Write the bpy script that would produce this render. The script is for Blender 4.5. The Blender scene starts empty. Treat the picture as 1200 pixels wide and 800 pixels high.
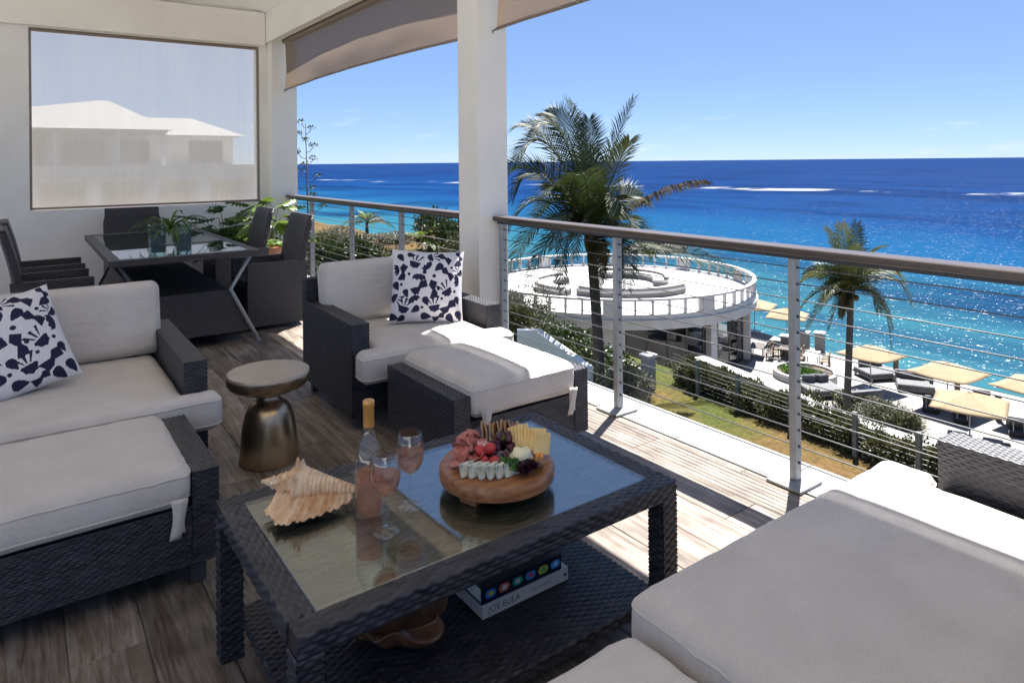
import bpy, bmesh, math, random
import numpy as np
from mathutils import Vector, Matrix, noise as mnoise
random.seed(7); np.random.seed(7)
SC = bpy.context.scene
COL = SC.collection
R = math.radians

# ---------------------------------------------------------------- camera
YAW = R(35.8); EYE = 1.45
cam_d = bpy.data.cameras.new('camera'); cam = bpy.data.objects.new('camera', cam_d); COL.objects.link(cam)
cam_d.sensor_width = 36.0; cam_d.lens = 24.0; cam_d.shift_y = -0.175; cam_d.clip_start = 0.02; cam_d.clip_end = 120000
cam.matrix_world = (Matrix.Translation((0, 0, EYE)) @ Matrix.Rotation(-YAW, 4, 'Z')
                    @ Matrix.Rotation(R(90), 4, 'X') @ Matrix.Rotation(R(-0.55), 4, 'Z'))
SC.camera = cam

# ---------------------------------------------------------------- sky and sun
SUN_EL, SUN_AZ = R(65), math.atan2(0.876, 0.482)
world = bpy.data.worlds.new('World'); SC.world = world; world.use_nodes = True
wn = world.node_tree; wn.nodes.clear()
w_out = wn.nodes.new('ShaderNodeOutputWorld'); w_bg = wn.nodes.new('ShaderNodeBackground')
w_sky = wn.nodes.new('ShaderNodeTexSky'); w_sky.sky_type = 'NISHITA'; w_sky.sun_disc = False
w_sky.sun_elevation = SUN_EL; w_sky.sun_rotation = SUN_AZ
w_sky.air_density = 0.6; w_sky.dust_density = 0.0; w_sky.ozone_density = 4.0
w_bg.inputs[1].default_value = 0.0555
# thin fair-weather cloud streaks low over the horizon
w_tc = wn.nodes.new('ShaderNodeTexCoord'); w_map = wn.nodes.new('ShaderNodeMapping'); w_map.inputs['Scale'].default_value = (3.2, 3.2, 16)
w_no = wn.nodes.new('ShaderNodeTexNoise'); w_no.inputs['Scale'].default_value = 3.0; w_no.inputs['Detail'].default_value = 7; w_no.inputs['Roughness'].default_value = .6
w_ra = wn.nodes.new('ShaderNodeValToRGB'); w_ra.color_ramp.elements[0].position = .56; w_ra.color_ramp.elements[1].position = .95
w_sep = wn.nodes.new('ShaderNodeSeparateXYZ')
w_zr = wn.nodes.new('ShaderNodeValToRGB'); e = w_zr.color_ramp.elements
e[0].position = 0.0; e[0].color = (.75, .75, .75, 1); e[1].position = .10; e[1].color = (0, 0, 0, 1)
m = e.new(.04); m.color = (.8, .8, .8, 1)
w_mul = wn.nodes.new('ShaderNodeMath'); w_mul.operation = 'MULTIPLY'
w_mix = wn.nodes.new('ShaderNodeMixRGB'); w_mix.inputs[2].default_value = (5.0, 5.3, 5.8, 1)
L_ = wn.links.new
L_(w_tc.outputs['Generated'], w_map.inputs[0]); L_(w_map.outputs[0], w_no.inputs['Vector']); L_(w_no.outputs['Fac'], w_ra.inputs[0])
L_(w_tc.outputs['Generated'], w_sep.inputs[0]); L_(w_sep.outputs[2], w_zr.inputs[0])
L_(w_ra.outputs[0], w_mul.inputs[0]); L_(w_zr.outputs[0], w_mul.inputs[1]); L_(w_mul.outputs[0], w_mix.inputs[0])
w_haz = wn.nodes.new('ShaderNodeMixRGB'); w_haz.inputs[0].default_value = .65; w_haz.inputs[2].default_value = (1.35, 2.2, 4.2, 1)   # even humid air over the whole dome
L_(w_sky.outputs[0], w_haz.inputs[1]); L_(w_haz.outputs[0], w_mix.inputs[1]); L_(w_mix.outputs[0], w_bg.inputs[0]); L_(w_bg.outputs[0], w_out.inputs[0])

sun_d = bpy.data.lights.new('sun', 'SUN'); sun = bpy.data.objects.new('sun', sun_d); COL.objects.link(sun)
sun_d.energy = 5.0; sun_d.angle = R(0.53); sun_d.color = (1.0, .965, .915)
S_DIR = Vector((math.cos(SUN_EL)*math.sin(SUN_AZ), math.cos(SUN_EL)*math.cos(SUN_AZ), math.sin(SUN_EL)))
sun.rotation_euler = (-S_DIR).to_track_quat('-Z', 'Y').to_euler(); sun.location = (8, 6, 12)

vs = SC.view_settings; vs.view_transform = 'Standard'; vs.look = 'None'; vs.gamma = 1; vs.use_curve_mapping = False
vs.exposure = 1.85
cy = SC.cycles; cy.use_denoising = True; cy.max_bounces = 9; cy.diffuse_bounces = 5; cy.transparent_max_bounces = 24
cy.transmission_bounces = 10; cy.sample_clamp_indirect = 6; cy.caustics_reflective = False; cy.caustics_refractive = False

# ---------------------------------------------------------------- materials
def nodes_of(name):
    m = bpy.data.materials.new(name); m.use_nodes = True
    nt = m.node_tree; b = nt.nodes['Principled BSDF']
    return m, nt, b
def N(nt, typ, **kw):
    n = nt.nodes.new('ShaderNode' + typ)
    for k, v in kw.items():
        if hasattr(n, k): setattr(n, k, v)
        else: n.inputs[k.replace('_', ' ')].default_value = v
    return n
def c4(c): return (c[0], c[1], c[2], 1)
def mat(name, col, rough=.6, col2=None, nscale=8, ndetail=5, bump=0, bscale=None, metal=0, spec=.5, sub=0, coords='Object', stretch=None, rand=0, lo=.35, hi=.65):
    """noise-tinted surface with fine relief"""
    m, nt, b = nodes_of(name); l = nt.links.new
    b.inputs['Roughness'].default_value = rough; b.inputs['Metallic'].default_value = metal
    b.inputs['Specular IOR Level'].default_value = spec
    tc = N(nt, 'TexCoord'); mp = N(nt, 'Mapping')
    if stretch: mp.inputs['Scale'].default_value = stretch
    l(tc.outputs[coords], mp.inputs[0])
    last = None
    if col2 is not None:
        no = N(nt, 'TexNoise'); no.inputs['Scale'].default_value = nscale; no.inputs['Detail'].default_value = ndetail
        no.inputs['Roughness'].default_value = .62
        l(mp.outputs[0], no.inputs['Vector'])
        ra = N(nt, 'ValToRGB'); ra.color_ramp.elements[0].position = lo; ra.color_ramp.elements[1].position = hi
        ra.color_ramp.elements[0].color = c4(col); ra.color_ramp.elements[1].color = c4(col2)
        l(no.outputs['Fac'], ra.inputs[0]); last = ra.outputs[0]
    if rand:
        oi = N(nt, 'ObjectInfo'); mr = N(nt, 'MapRange'); mr.inputs[3].default_value = 1-rand; mr.inputs[4].default_value = 1+rand
        l(oi.outputs['Random'], mr.inputs[0])
        hs = N(nt, 'HueSaturation'); l(mr.outputs[0], hs.inputs['Value'])
        if last: l(last, hs.inputs['Color'])
        else: hs.inputs['Color'].default_value = c4(col)
        last = hs.outputs[0]
    if last: l(last, b.inputs['Base Color'])
    else: b.inputs['Base Color'].default_value = c4(col)
    if bump:
        nb = N(nt, 'TexNoise'); nb.inputs['Scale'].default_value = bscale or nscale*4; nb.inputs['Detail'].default_value = 6
        l(mp.outputs[0], nb.inputs['Vector'])
        bp = N(nt, 'Bump'); bp.inputs['Strength'].default_value = bump; bp.inputs['Distance'].default_value = .01
        l(nb.outputs['Fac'], bp.inputs['Height']); l(bp.outputs[0], b.inputs['Normal'])
    return m
def glass(name, tint=(.95, .98, .97), rough=0.0, ior=1.5, edge=None):
    """thin clear glass: clear straight through, mirror-like by Fresnel"""
    m, nt, b = nodes_of(name); nt.nodes.remove(b); l = nt.links.new
    out = nt.nodes['Material Output']; tr = N(nt, 'BsdfTransparent'); tr.inputs[0].default_value = c4(tint)
    gl = N(nt, 'BsdfGlossy'); gl.inputs['Roughness'].default_value = rough
    fr = N(nt, 'Fresnel'); ge = N(nt, 'NewGeometry'); mi = N(nt, 'MapRange'); mi.inputs[3].default_value = ior; mi.inputs[4].default_value = 1/ior
    l(ge.outputs['Backfacing'], mi.inputs[0]); l(mi.outputs[0], fr.inputs[0])   # same mirror share on both sides of the pane
    mx = N(nt, 'MixShader'); l(fr.outputs[0], mx.inputs[0]); l(tr.outputs[0], mx.inputs[1]); l(gl.outputs[0], mx.inputs[2]); l(mx.outputs[0], out.inputs[0])
    return m
def fabric(name, col, col2, weave=330, wr=.35, big=5):
    m, nt, b = nodes_of(name); l = nt.links.new
    b.inputs['Roughness'].default_value = .85; b.inputs['Specular IOR Level'].default_value = .25
    b.inputs['Sheen Weight'].default_value = .15
    tc = N(nt, 'TexCoord')
    n1 = N(nt, 'TexNoise'); n1.inputs['Scale'].default_value = big; n1.inputs['Detail'].default_value = 6
    ra = N(nt, 'ValToRGB'); ra.color_ramp.elements[0].position = .35; ra.color_ramp.elements[1].position = .68
    ra.color_ramp.elements[0].color = c4(col); ra.color_ramp.elements[1].color = c4(col2)
    l(tc.outputs['Object'], n1.inputs['Vector']); l(n1.outputs['Fac'], ra.inputs[0]); l(ra.outputs[0], b.inputs['Base Color'])
    mp = N(nt, 'Mapping'); mp.inputs['Scale'].default_value = (3, 9, 5); l(tc.outputs['Object'], mp.inputs[0])
    n2 = N(nt, 'TexNoise'); n2.inputs['Scale'].default_value = 2.2; n2.inputs['Detail'].default_value = 4; n2.inputs['Distortion'].default_value = .6
    l(mp.outputs[0], n2.inputs['Vector'])
    n3 = N(nt, 'TexNoise'); n3.inputs['Scale'].default_value = weave; n3.inputs['Detail'].default_value = 1; l(tc.outputs['Object'], n3.inputs['Vector'])
    hv = N(nt, 'MapRange'); hv.inputs[1].default_value = .3; hv.inputs[2].default_value = .7; hv.inputs[3].default_value = .92; hv.inputs[4].default_value = 1.06; l(n3.outputs['Fac'], hv.inputs[0]); hs = N(nt, 'HueSaturation'); l(hv.outputs[0], hs.inputs['Value']); l(ra.outputs[0], hs.inputs['Color']); l(hs.outputs[0], b.inputs['Base Color'])
    b1 = N(nt, 'Bump'); b1.inputs['Strength'].default_value = wr; b1.inputs['Distance'].default_value = .013; l(n2.outputs['Fac'], b1.inputs['Height'])
    b2 = N(nt, 'Bump'); b2.inputs['Strength'].default_value = .25; b2.inputs['Distance'].default_value = .002
    l(n3.outputs['Fac'], b2.inputs['Height']); l(b1.outputs[0], b2.inputs['Normal']); l(b2.outputs[0], b.inputs['Normal'])
    return m
def weave_mat(name, col, col2, cw=.045, ch=.011, strength=.9):
    """basket weave as fine relief, on UVs that run in metres"""
    m, nt, b = nodes_of(name); l = nt.links.new
    b.inputs['Roughness'].default_value = .42; b.inputs['Specular IOR Level'].default_value = .5
    uv = N(nt, 'UVMap'); sp = N(nt, 'SeparateXYZ'); l(uv.outputs[0], sp.inputs[0])
    def M(op, a, b_=None):
        n = N(nt, 'Math'); n.operation = op
        for i, x in enumerate((a, b_)):
            if x is None: continue
            if isinstance(x, (int, float)): n.inputs[i].default_value = x
            else: l(x, n.inputs[i])
        return n.outputs[0]
    rv = M('DIVIDE', sp.outputs[1], ch); row = M('FLOOR', rv); fv = M('FRACT', rv)
    u = M('ADD', M('MULTIPLY', M('DIVIDE', sp.outputs[0], cw), 2*math.pi), M('MULTIPLY', row, math.pi))
    hu = M('MULTIPLY', M('ADD', M('SINE', u), 1.0), .5)
    hv = M('SINE', M('MULTIPLY', fv, math.pi))
    h = M('ADD', M('MULTIPLY', hu, .6), M('MULTIPLY', hv, .6))
    bp = N(nt, 'Bump'); bp.inputs['Strength'].default_value = strength; bp.inputs['Distance'].default_value = .016
    l(h, bp.inputs['Height']); l(bp.outputs[0], b.inputs['Normal'])
    no = N(nt, 'TexNoise'); no.inputs['Scale'].default_value = 60; tc = N(nt, 'TexCoord'); l(tc.outputs['Object'], no.inputs['Vector'])
    mx = N(nt, 'MixRGB'); mx.inputs[1].default_value = c4(col); mx.inputs[2].default_value = c4(col2); l(no.outputs['Fac'], mx.inputs[0]); l(mx.outputs[0], b.inputs['Base Color'])
    return m
def strand_mat(name, lo, hi):
    m, nt, b = nodes_of(name); l = nt.links.new; b.inputs['Roughness'].default_value = .42; b.inputs['Specular IOR Level'].default_value = .45
    at = N(nt, 'Attribute'); at.attribute_name = 'strand'; mx = N(nt, 'MixRGB'); mx.inputs[1].default_value = c4(lo); mx.inputs[2].default_value = c4(hi)
    l(at.outputs['Fac'], mx.inputs[0]); l(mx.outputs[0], b.inputs['Base Color'])
    return m
def leafmat(name, col, col2, trans=.3, rough=.45, sc=3):
    m, nt, b = nodes_of(name); l = nt.links.new
    b.inputs['Roughness'].default_value = rough
    tc = N(nt, 'TexCoord'); no = N(nt, 'TexNoise'); no.inputs['Scale'].default_value = sc; no.inputs['Detail'].default_value = 4
    l(tc.outputs['Object'], no.inputs['Vector'])
    ra = N(nt, 'ValToRGB'); ra.color_ramp.elements[0].position = .35; ra.color_ramp.elements[1].position = .65
    ra.color_ramp.elements[0].color = c4(col); ra.color_ramp.elements[1].color = c4(col2); l(no.outputs['Fac'], ra.inputs[0])
    l(ra.outputs[0], b.inputs['Base Color'])
    t = N(nt, 'BsdfTranslucent'); l(ra.outputs[0], t.inputs[0]); mx = N(nt, 'MixShader'); mx.inputs[0].default_value = trans
    l(b.outputs[0], mx.inputs[1]); l(t.outputs[0], mx.inputs[2]); l(mx.outputs[0], nt.nodes['Material Output'].inputs[0])
    return m
def meshcloth(name, col, open_=.4, trans=.5, bands=0):
    """open sun-screen cloth: part gaps, part thread that lets light through"""
    m, nt, b = nodes_of(name); nt.nodes.remove(b); l = nt.links.new
    d = N(nt, 'BsdfDiffuse'); d.inputs[0].default_value = c4(col); t = N(nt, 'BsdfTranslucent'); t.inputs[0].default_value = c4(col)
    tc = N(nt, 'TexCoord'); mp = N(nt, 'Mapping'); mp.inputs['Scale'].default_value = (14, 14, .6); l(tc.outputs['Object'], mp.inputs[0])
    no = N(nt, 'TexNoise'); no.inputs['Scale'].default_value = 4; no.inputs['Detail'].default_value = 5; l(mp.outputs[0], no.inputs['Vector'])
    mr = N(nt, 'MapRange'); mr.inputs[3].default_value = open_-.05; mr.inputs[4].default_value = open_+.05; l(no.outputs['Fac'], mr.inputs[0])
    m1 = N(nt, 'MixShader'); m1.inputs[0].default_value = trans; l(d.outputs[0], m1.inputs[1]); l(t.outputs[0], m1.inputs[2])
    tr = N(nt, 'BsdfTransparent'); m2 = N(nt, 'MixShader'); l(mr.outputs[0], m2.inputs[0]); l(m1.outputs[0], m2.inputs[1]); l(tr.outputs[0], m2.inputs[2])
    l(m2.outputs[0], nt.nodes['Material Output'].inputs[0])
    return m
def wine(name):
    m, nt, b = nodes_of(name); nt.nodes.remove(b); l = nt.links.new
    tr = N(nt, 'BsdfTransparent'); tr.inputs[0].default_value = (.98, .72, .60, 1); d = N(nt, 'BsdfDiffuse'); d.inputs[0].default_value = (.90, .50, .37, 1); t = N(nt, 'BsdfTranslucent'); t.inputs[0].default_value = (.95, .58, .45, 1)
    m1 = N(nt, 'MixShader'); m1.inputs[0].default_value = .6; l(d.outputs[0], m1.inputs[1]); l(t.outputs[0], m1.inputs[2])
    m2 = N(nt, 'MixShader'); m2.inputs[0].default_value = .28; l(tr.outputs[0], m2.inputs[1]); l(m1.outputs[0], m2.inputs[2]); l(m2.outputs[0], nt.nodes['Material Output'].inputs[0])
    return m
M = {}
M['wall'] = mat('wall_paint', (.77, .74, .69), .75, (.82, .79, .74), 2.5, 4, .12, 60)
M['column'] = mat('column_paint', (.78, .745, .69), .6, (.83, .80, .745), 2, 4, .08, 50)
M['ceiling'] = mat('ceiling_paint', (.88, .865, .85), .8, (.90, .885, .87), 2)
M['concrete'] = mat('slab', (.45, .44, .42), .8, (.55, .54, .52), 4, bump=.2)
M['white'] = mat('white_render', (.50, .49, .475), .7, (.42, .41, .40), 1.2, 6, .1, 20)
M['gwall'] = mat('garden_wall_render', (.78, .75, .69), .75, (.70, .67, .61), 1.5, 6, .1, 20)
M['bouncestone'] = mat('bounce_paving_stone', (.62, .58, .53), .8, (.68, .64, .59), 2)
M['metal'] = mat('painted_steel', (.30, .31, .32), .42, (.37, .38, .39), 9, metal=.25)
M['cable'] = mat('steel_cable', (.13, .13, .135), .5, metal=.6)
M['rail'] = mat('rail_timber', (.050, .036, .029), .30, (.10, .076, .062), 6, 6, .15, 40, stretch=(1, .06, 1))
M['bracket'] = mat('bracket_dark', (.05, .05, .055), .5)
M['wick'] = strand_mat('wicker_strand', (.011, .0105, .014), (.044, .0425, .051))
M['wicktop'] = strand_mat('wicker_table_top', (.05, .045, .034), (.17, .155, .12))
M['wickin'] = mat('wicker_core', (.016, .015, .018), .7)
M['weave'] = weave_mat('wicker_weave', (.040, .039, .045), (.12, .117, .128))
M['seat'] = fabric('seat_cloth', (.555, .505, .455), (.625, .575, .525), wr=.55)
M['blind'] = meshcloth('blind_cloth', (.27, .20, .145), .06, .40)
M['screen'] = meshcloth('screen_cloth', (.60, .54, .495), .33, .50)
M['hem'] = mat('hem_bar', (.22, .17, .14), .5)
M['brass'] = mat('aged_bronze', (.50, .375, .235), .30, (.62, .48, .32), 5, 5, .05, 200, metal=.95)
M['brasstop'] = mat('pale_top', (.42, .34, .26), .30, (.48, .40, .31), 6, metal=.3)
M['tglass'] = glass('table_glass', (.90, .94, .90), ior=2.7)
M['wineglass'] = glass('wine_glass', (.95, .965, .965), ior=1.9)
M['bottleglass'] = glass('bottle_glass', (.93, .96, .94), ior=1.9)
M['vase'] = glass('green_glass', (.88, .97, .955))
M['rose'] = wine('rose_wine')
M['foil'] = mat('copper_foil', (.62, .30, .07), .35, (.72, .38, .11), 30, metal=.55)
M['label'] = mat('paper', (.75, .74, .72), .8)
M['shell'] = mat('conch', (.80, .60, .40), .38, (.50, .24, .085), 16, 7, .35, 60, lo=.38, hi=.68, stretch=(2.2, 1, 1))
M['board'] = mat('olive_wood', (.20, .070, .022), .30, (.42, .19, .075), 6, 8, .08, 30, stretch=(1, 9, 9))
M['burl'] = mat('burl_wood', (.16, .065, .03), .22, (.34, .16, .08), 9, 6, .1, 25)
M['navy'] = mat('navy_cover', (.012, .012, .03), .35)
M['page'] = mat('book_paper', (.60, .58, .54), .8, (.68, .66, .62), 3, stretch=(1, 1, 60))
M['ivory'] = mat('ivory_cover', (.66, .65, .62), .55)
M['ink'] = mat('ink', (.06, .06, .065), .6)
M['terracotta'] = mat('terracotta', (.50, .22, .11), .8, (.60, .30, .16), 6)
M['soil'] = mat('soil', (.07, .045, .03), .95, (.13, .09, .06), 30, bump=.4)
M['leaf'] = leafmat('leaf_green', (.03, .085, .014), (.09, .16, .028), .3)
M['leafy'] = leafmat('leaf_bright', (.08, .15, .02), (.17, .24, .045), .35)
M['frond'] = leafmat('palm_green', (.018, .032, .010), (.050, .062, .018), .25, .6, 1.2)
M['frondold'] = leafmat('palm_straw', (.035, .032, .010), (.10, .062, .018), .25, .5, 1.5)
M['trunk'] = mat('palm_trunk', (.030, .026, .023), .9, (.075, .065, .055), 5, 6, .6, 14, stretch=(1, 1, 5))
M['shrubdark'] = leafmat('shrub_dark', (.014, .028, .006), (.045, .062, .012), .25, .45, 2)
M['shrubolive'] = leafmat('shrub_olive', (.036, .044, .012), (.085, .085, .028), .25, .5, 2)
M['shrubgrey'] = leafmat('shrub_grey', (.075, .08, .052), (.17, .17, .12), .2, .6, 2)
M['frondlight'] = leafmat('palm_fresh', (.032, .050, .010), (.085, .085, .018), .28, .5, 1.2)
M['stone'] = mat('terrace_stone', (.21, .195, .18), .8, (.27, .255, .24), .6, 6, .1, 10)
M['tan'] = mat('parasol_cloth', (.235, .165, .090), .85, (.275, .195, .115), 3, bump=.1)
M['greyfab'] = fabric('lounge_grey', (.12, .12, .125), (.16, .16, .165))
M['dkfab'] = fabric('lounge_charcoal', (.018, .018, .020), (.030, .030, .032))
M['teal'] = mat('timber_post', (.11, .075, .05), .8, (.18, .13, .09), 8, stretch=(1, 1, .2))
M['postgrey'] = mat('weathered_post', (.12, .12, .10), .85, (.20, .20, .17), 8, stretch=(1, 1, .2))
M['dark'] = mat('dark_timber', (.045, .035, .03), .6, (.075, .06, .05), 6)
M['darkfloor'] = mat('dark_floor', (.10, .085, .075), .6, (.14, .12, .11), 2)
M['chairwood'] = mat('chair_wood', (.12, .08, .045), .6, (.17, .115, .065), 10)
M['rock'] = mat('reef_rock', (.035, .032, .028), .9, (.10, .095, .085), 1.2, 8, .8, 4)

# floor boards: wood-look porcelain, each board its own tint
def plank_mat():
    m, nt, b = nodes_of('wood_look_tile'); l = nt.links.new
    tc = N(nt, 'TexCoord'); oi = N(nt, 'ObjectInfo'); ad = N(nt, 'VectorMath'); ad.operation = 'ADD'
    sc = N(nt, 'VectorMath'); sc.operation = 'SCALE'; sc.inputs[0].default_value = (37, 91, 0); l(oi.outputs['Random'], sc.inputs['Scale'])
    l(tc.outputs['Object'], ad.inputs[0]); l(sc.outputs[0], ad.inputs[1])
    mp = N(nt, 'Mapping'); mp.inputs['Scale'].default_value = (22, 1.7, 1); l(ad.outputs[0], mp.inputs[0])
    n1 = N(nt, 'TexNoise'); n1.inputs['Scale'].default_value = 1.6; n1.inputs['Detail'].default_value = 9; n1.inputs['Roughness'].default_value = .68; n1.inputs['Distortion'].default_value = .8
    l(mp.outputs[0], n1.inputs['Vector'])
    n2 = N(nt, 'TexNoise'); n2.inputs['Scale'].default_value = 5; n2.inputs['Detail'].default_value = 6; l(ad.outputs[0], n2.inputs['Vector'])
    r1 = N(nt, 'ValToRGB'); e = r1.color_ramp.elements; e[0].position = .32; e[0].color = (.075, .052, .038, 1); e[1].position = .72; e[1].color = (.39, .36, .335, 1)
    x = e.new(.5); x.color = (.225, .180, .144, 1)
    l(n1.outputs['Fac'], r1.inputs[0])
    r2 = N(nt, 'ValToRGB'); r2.color_ramp.elements[0].position = .3; r2.color_ramp.elements[0].color = (.55, .54, .53, 1); r2.color_ramp.elements[1].position = .7; r2.color_ramp.elements[1].color = (1.1, 1.08, 1.05, 1)
    l(n2.outputs['Fac'], r2.inputs[0])
    mx = N(nt, 'MixRGB'); mx.blend_type = 'MULTIPLY'; mx.inputs[0].default_value = 1; l(r1.outputs[0], mx.inputs[1]); l(r2.outputs[0], mx.inputs[2])
    mr = N(nt, 'MapRange'); mr.inputs[3].default_value = .72; mr.inputs[4].default_value = 1.35; l(oi.outputs['Random'], mr.inputs[0])
    hs = N(nt, 'HueSaturation'); l(mr.outputs[0], hs.inputs['Value']); l(mx.outputs[0], hs.inputs['Color']); l(hs.outputs[0], b.inputs['Base Color'])
    rr = N(nt, 'MapRange'); rr.inputs[3].default_value = .38; rr.inputs[4].default_value = .62; l(n2.outputs['Fac'], rr.inputs[0]); l(rr.outputs[0], b.inputs['Roughness'])
    bp = N(nt, 'Bump'); bp.inputs['Strength'].default_value = .25; bp.inputs['Distance'].default_value = .004; l(n1.outputs['Fac'], bp.inputs['Height']); l(bp.outputs[0], b.inputs['Normal'])
    return m
M['plank'] = plank_mat()
M['coping'] = mat('edge_stone', (.20, .20, .20), .6, (.26, .26, .26), 5, bump=.1, rand=.06)

# ---------------------------------------------------------------- mesh helpers
ORD = 'first second third fourth fifth sixth seventh eighth ninth tenth eleventh twelfth thirteenth fourteenth fifteenth sixteenth seventeenth eighteenth nineteenth twentieth twenty-first twenty-second twenty-third twenty-fourth'.split()
def box_uv(me):
    uv = me.uv_layers.new(name='UVMap'); n = len(me.loops)
    co = np.empty(len(me.vertices)*3); me.vertices.foreach_get('co', co); co = co.reshape(-1, 3)
    vi = np.empty(n, int); me.loops.foreach_get('vertex_index', vi)
    pn = np.empty(len(me.polygons)*3); me.polygons.foreach_get('normal', pn); pn = np.abs(pn.reshape(-1, 3))
    lt = np.empty(len(me.polygons), int); me.polygons.foreach_get('loop_total', lt)
    ax = np.repeat(np.argmax(pn, axis=1), lt); p = co[vi]
    u = np.where(ax == 0, p[:, 1], p[:, 0]); v = np.where(ax == 2, p[:, 1], p[:, 2])
    uv.data.foreach_set('uv', np.stack([u, v], 1).ravel())
def mesh(name, V, Fc, material, smooth=False, uv=True):
    me = bpy.data.meshes.new(name); me.from_pydata([tuple(v) for v in V], [], [tuple(f) for f in Fc]); me.update()
    for mm in (material if isinstance(material, (list, tuple)) else [material]): me.materials.append(mm)
    if smooth: me.polygons.foreach_set('use_smooth', [True]*len(me.polygons))
    if uv: box_uv(me)
    return me
def obj(name, me, parent=None, loc=None, rot=None):
    o = bpy.data.objects.new(name, me); COL.objects.link(o)
    if loc is not None: o.location = loc
    if rot is not None: o.rotation_euler = rot
    if parent is not None: o.parent = parent
    return o
def tag(o, label, cat, group=None, kind=None):
    o['label'] = label; o['category'] = cat
    if group: o['group'] = group
    if kind: o['kind'] = kind
    return o
def struct(o): o['kind'] = 'structure'; return o
def thing(name, label, cat, loc=(0, 0, 0), rz=0, group=None):
    o = bpy.data.objects.new(name, None); COL.objects.link(o); o.location = loc; o.rotation_euler = (0, 0, rz); o.empty_display_size = .1
    return tag(o, label, cat, group)
def dup(root, loc=None, rz=None, label=None, group=None, scale=None):
    def cp(o, par):
        c = o.copy(); COL.objects.link(c); c.parent = par
        for ch in o.children: cp(ch, c)
        return c
    r = cp(root, None)
    if loc is not None: r.location = loc
    if rz is not None: r.rotation_euler = (0, 0, rz)
    if scale is not None: r.scale = (scale,)*3 if isinstance(scale, (int, float)) else scale
    if label: r['label'] = label
    if group: r['group'] = group
    return r
class MB:
    """collects shapes for ONE mesh"""
    def __init__(s): s.V = []; s.F = []; s.C = {}
    def add(s, V, Fc):
        k = len(s.V); s.V += [tuple(v) for v in V]; s.F += [tuple(i+k for i in f) for f in Fc]; return s
    def box(s, x0, x1, y0, y1, z0, z1, mtx=None):
        V = [Vector(p) for p in ((x0, y0, z0), (x1, y0, z0), (x1, y1, z0), (x0, y1, z0), (x0, y0, z1), (x1, y0, z1), (x1, y1, z1), (x0, y1, z1))]
        if mtx: V = [mtx @ v for v in V]
        return s.add(V, [(0, 3, 2, 1), (4, 5, 6, 7), (0, 1, 5, 4), (1, 2, 6, 5), (2, 3, 7, 6), (3, 0, 4, 7)])
    def tube(s, pts, r, n=8, cap=True):
        pts = [Vector(p) for p in pts]; rs = r if isinstance(r, (list, tuple)) else [r]*len(pts); V = []; Fc = []
        ref = Vector((0, 0, 1)) if abs((pts[-1]-pts[0]).normalized().z) < .9 else Vector((1, 0, 0))
        for i, p in enumerate(pts):
            t = (pts[min(i+1, len(pts)-1)] - pts[max(i-1, 0)]).normalized(); a = t.cross(ref).normalized(); b = t.cross(a)
            V += [p + rs[i]*(math.cos(2*math.pi*k/n)*a + math.sin(2*math.pi*k/n)*b) for k in range(n)]
        for i in range(len(pts)-1):
            for k in range(n): Fc.append((i*n+k, i*n+(k+1) % n, (i+1)*n+(k+1) % n, (i+1)*n+k))
        if cap: Fc.append(tuple(range(n))[::-1]); Fc.append(tuple((len(pts)-1)*n+k for k in range(n)))
        return s.add(V, Fc)
    def lathe(s, prof, n=32, c=(0, 0, 0), cap=True):
        V = []; Fc = []
        for r, z in prof: V += [(c[0]+r*math.cos(2*math.pi*k/n), c[1]+r*math.sin(2*math.pi*k/n), c[2]+z) for k in range(n)]
        for i in range(len(prof)-1):
            for k in range(n): Fc.append((i*n+k, i*n+(k+1) % n, (i+1)*n+(k+1) % n, (i+1)*n+k))
        if cap: Fc.append(tuple(range(n))[::-1]); Fc.append(tuple((len(prof)-1)*n+k for k in range(n)))
        return s.add(V, Fc)
    def prism(s, poly, z0, z1):
        n = len(poly)
        return s.add([(x, y, z0) for x, y in poly]+[(x, y, z1) for x, y in poly],
                     [tuple(range(n))[::-1], tuple(range(n, 2*n))]+[(k, (k+1) % n, n+(k+1) % n, n+k) for k in range(n)])
    def me(s, name, m, smooth=False, bevel=0, seg=2, auto=None):
        me = mesh(name, s.V, s.F, m, smooth, uv=False)
        if bevel:
            bm = bmesh.new(); bm.from_mesh(me); bmesh.ops.remove_doubles(bm, verts=bm.verts, dist=1e-6)
            bm.normal_update()
            es = [e for e in bm.edges if len(e.link_faces) == 2 and e.calc_face_angle(0) > .5]
            bmesh.ops.bevel(bm, geom=es, offset=bevel, segments=seg, profile=.7, affect='EDGES', clamp_overlap=True)
            bm.to_mesh(me); bm.free()
        if auto is not None:
            me.polygons.foreach_set('use_smooth', [True]*len(me.polygons)); me.set_sharp_from_angle(angle=R(auto))
        if s.C:
            at = np.full(len(s.V), .3)
            for k, v in s.C.items(): at[k:k+len(v)] = v
            me.attributes.new('strand', 'FLOAT', 'POINT').data.foreach_set('value', at)
        box_uv(me); return me
    def build(s, name, m, parent=None, smooth=False, bevel=0, seg=2, loc=None, rot=None, auto=None):
        return obj(name, s.me(name, m, smooth, bevel, seg, auto), parent, loc, rot)
def boxo(name, x0, x1, y0, y1, z0, z1, m, parent=None, bevel=0, seg=2):
    return MB().box(x0, x1, y0, y1, z0, z1).build(name, m, parent, bevel=bevel, seg=seg)

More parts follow.
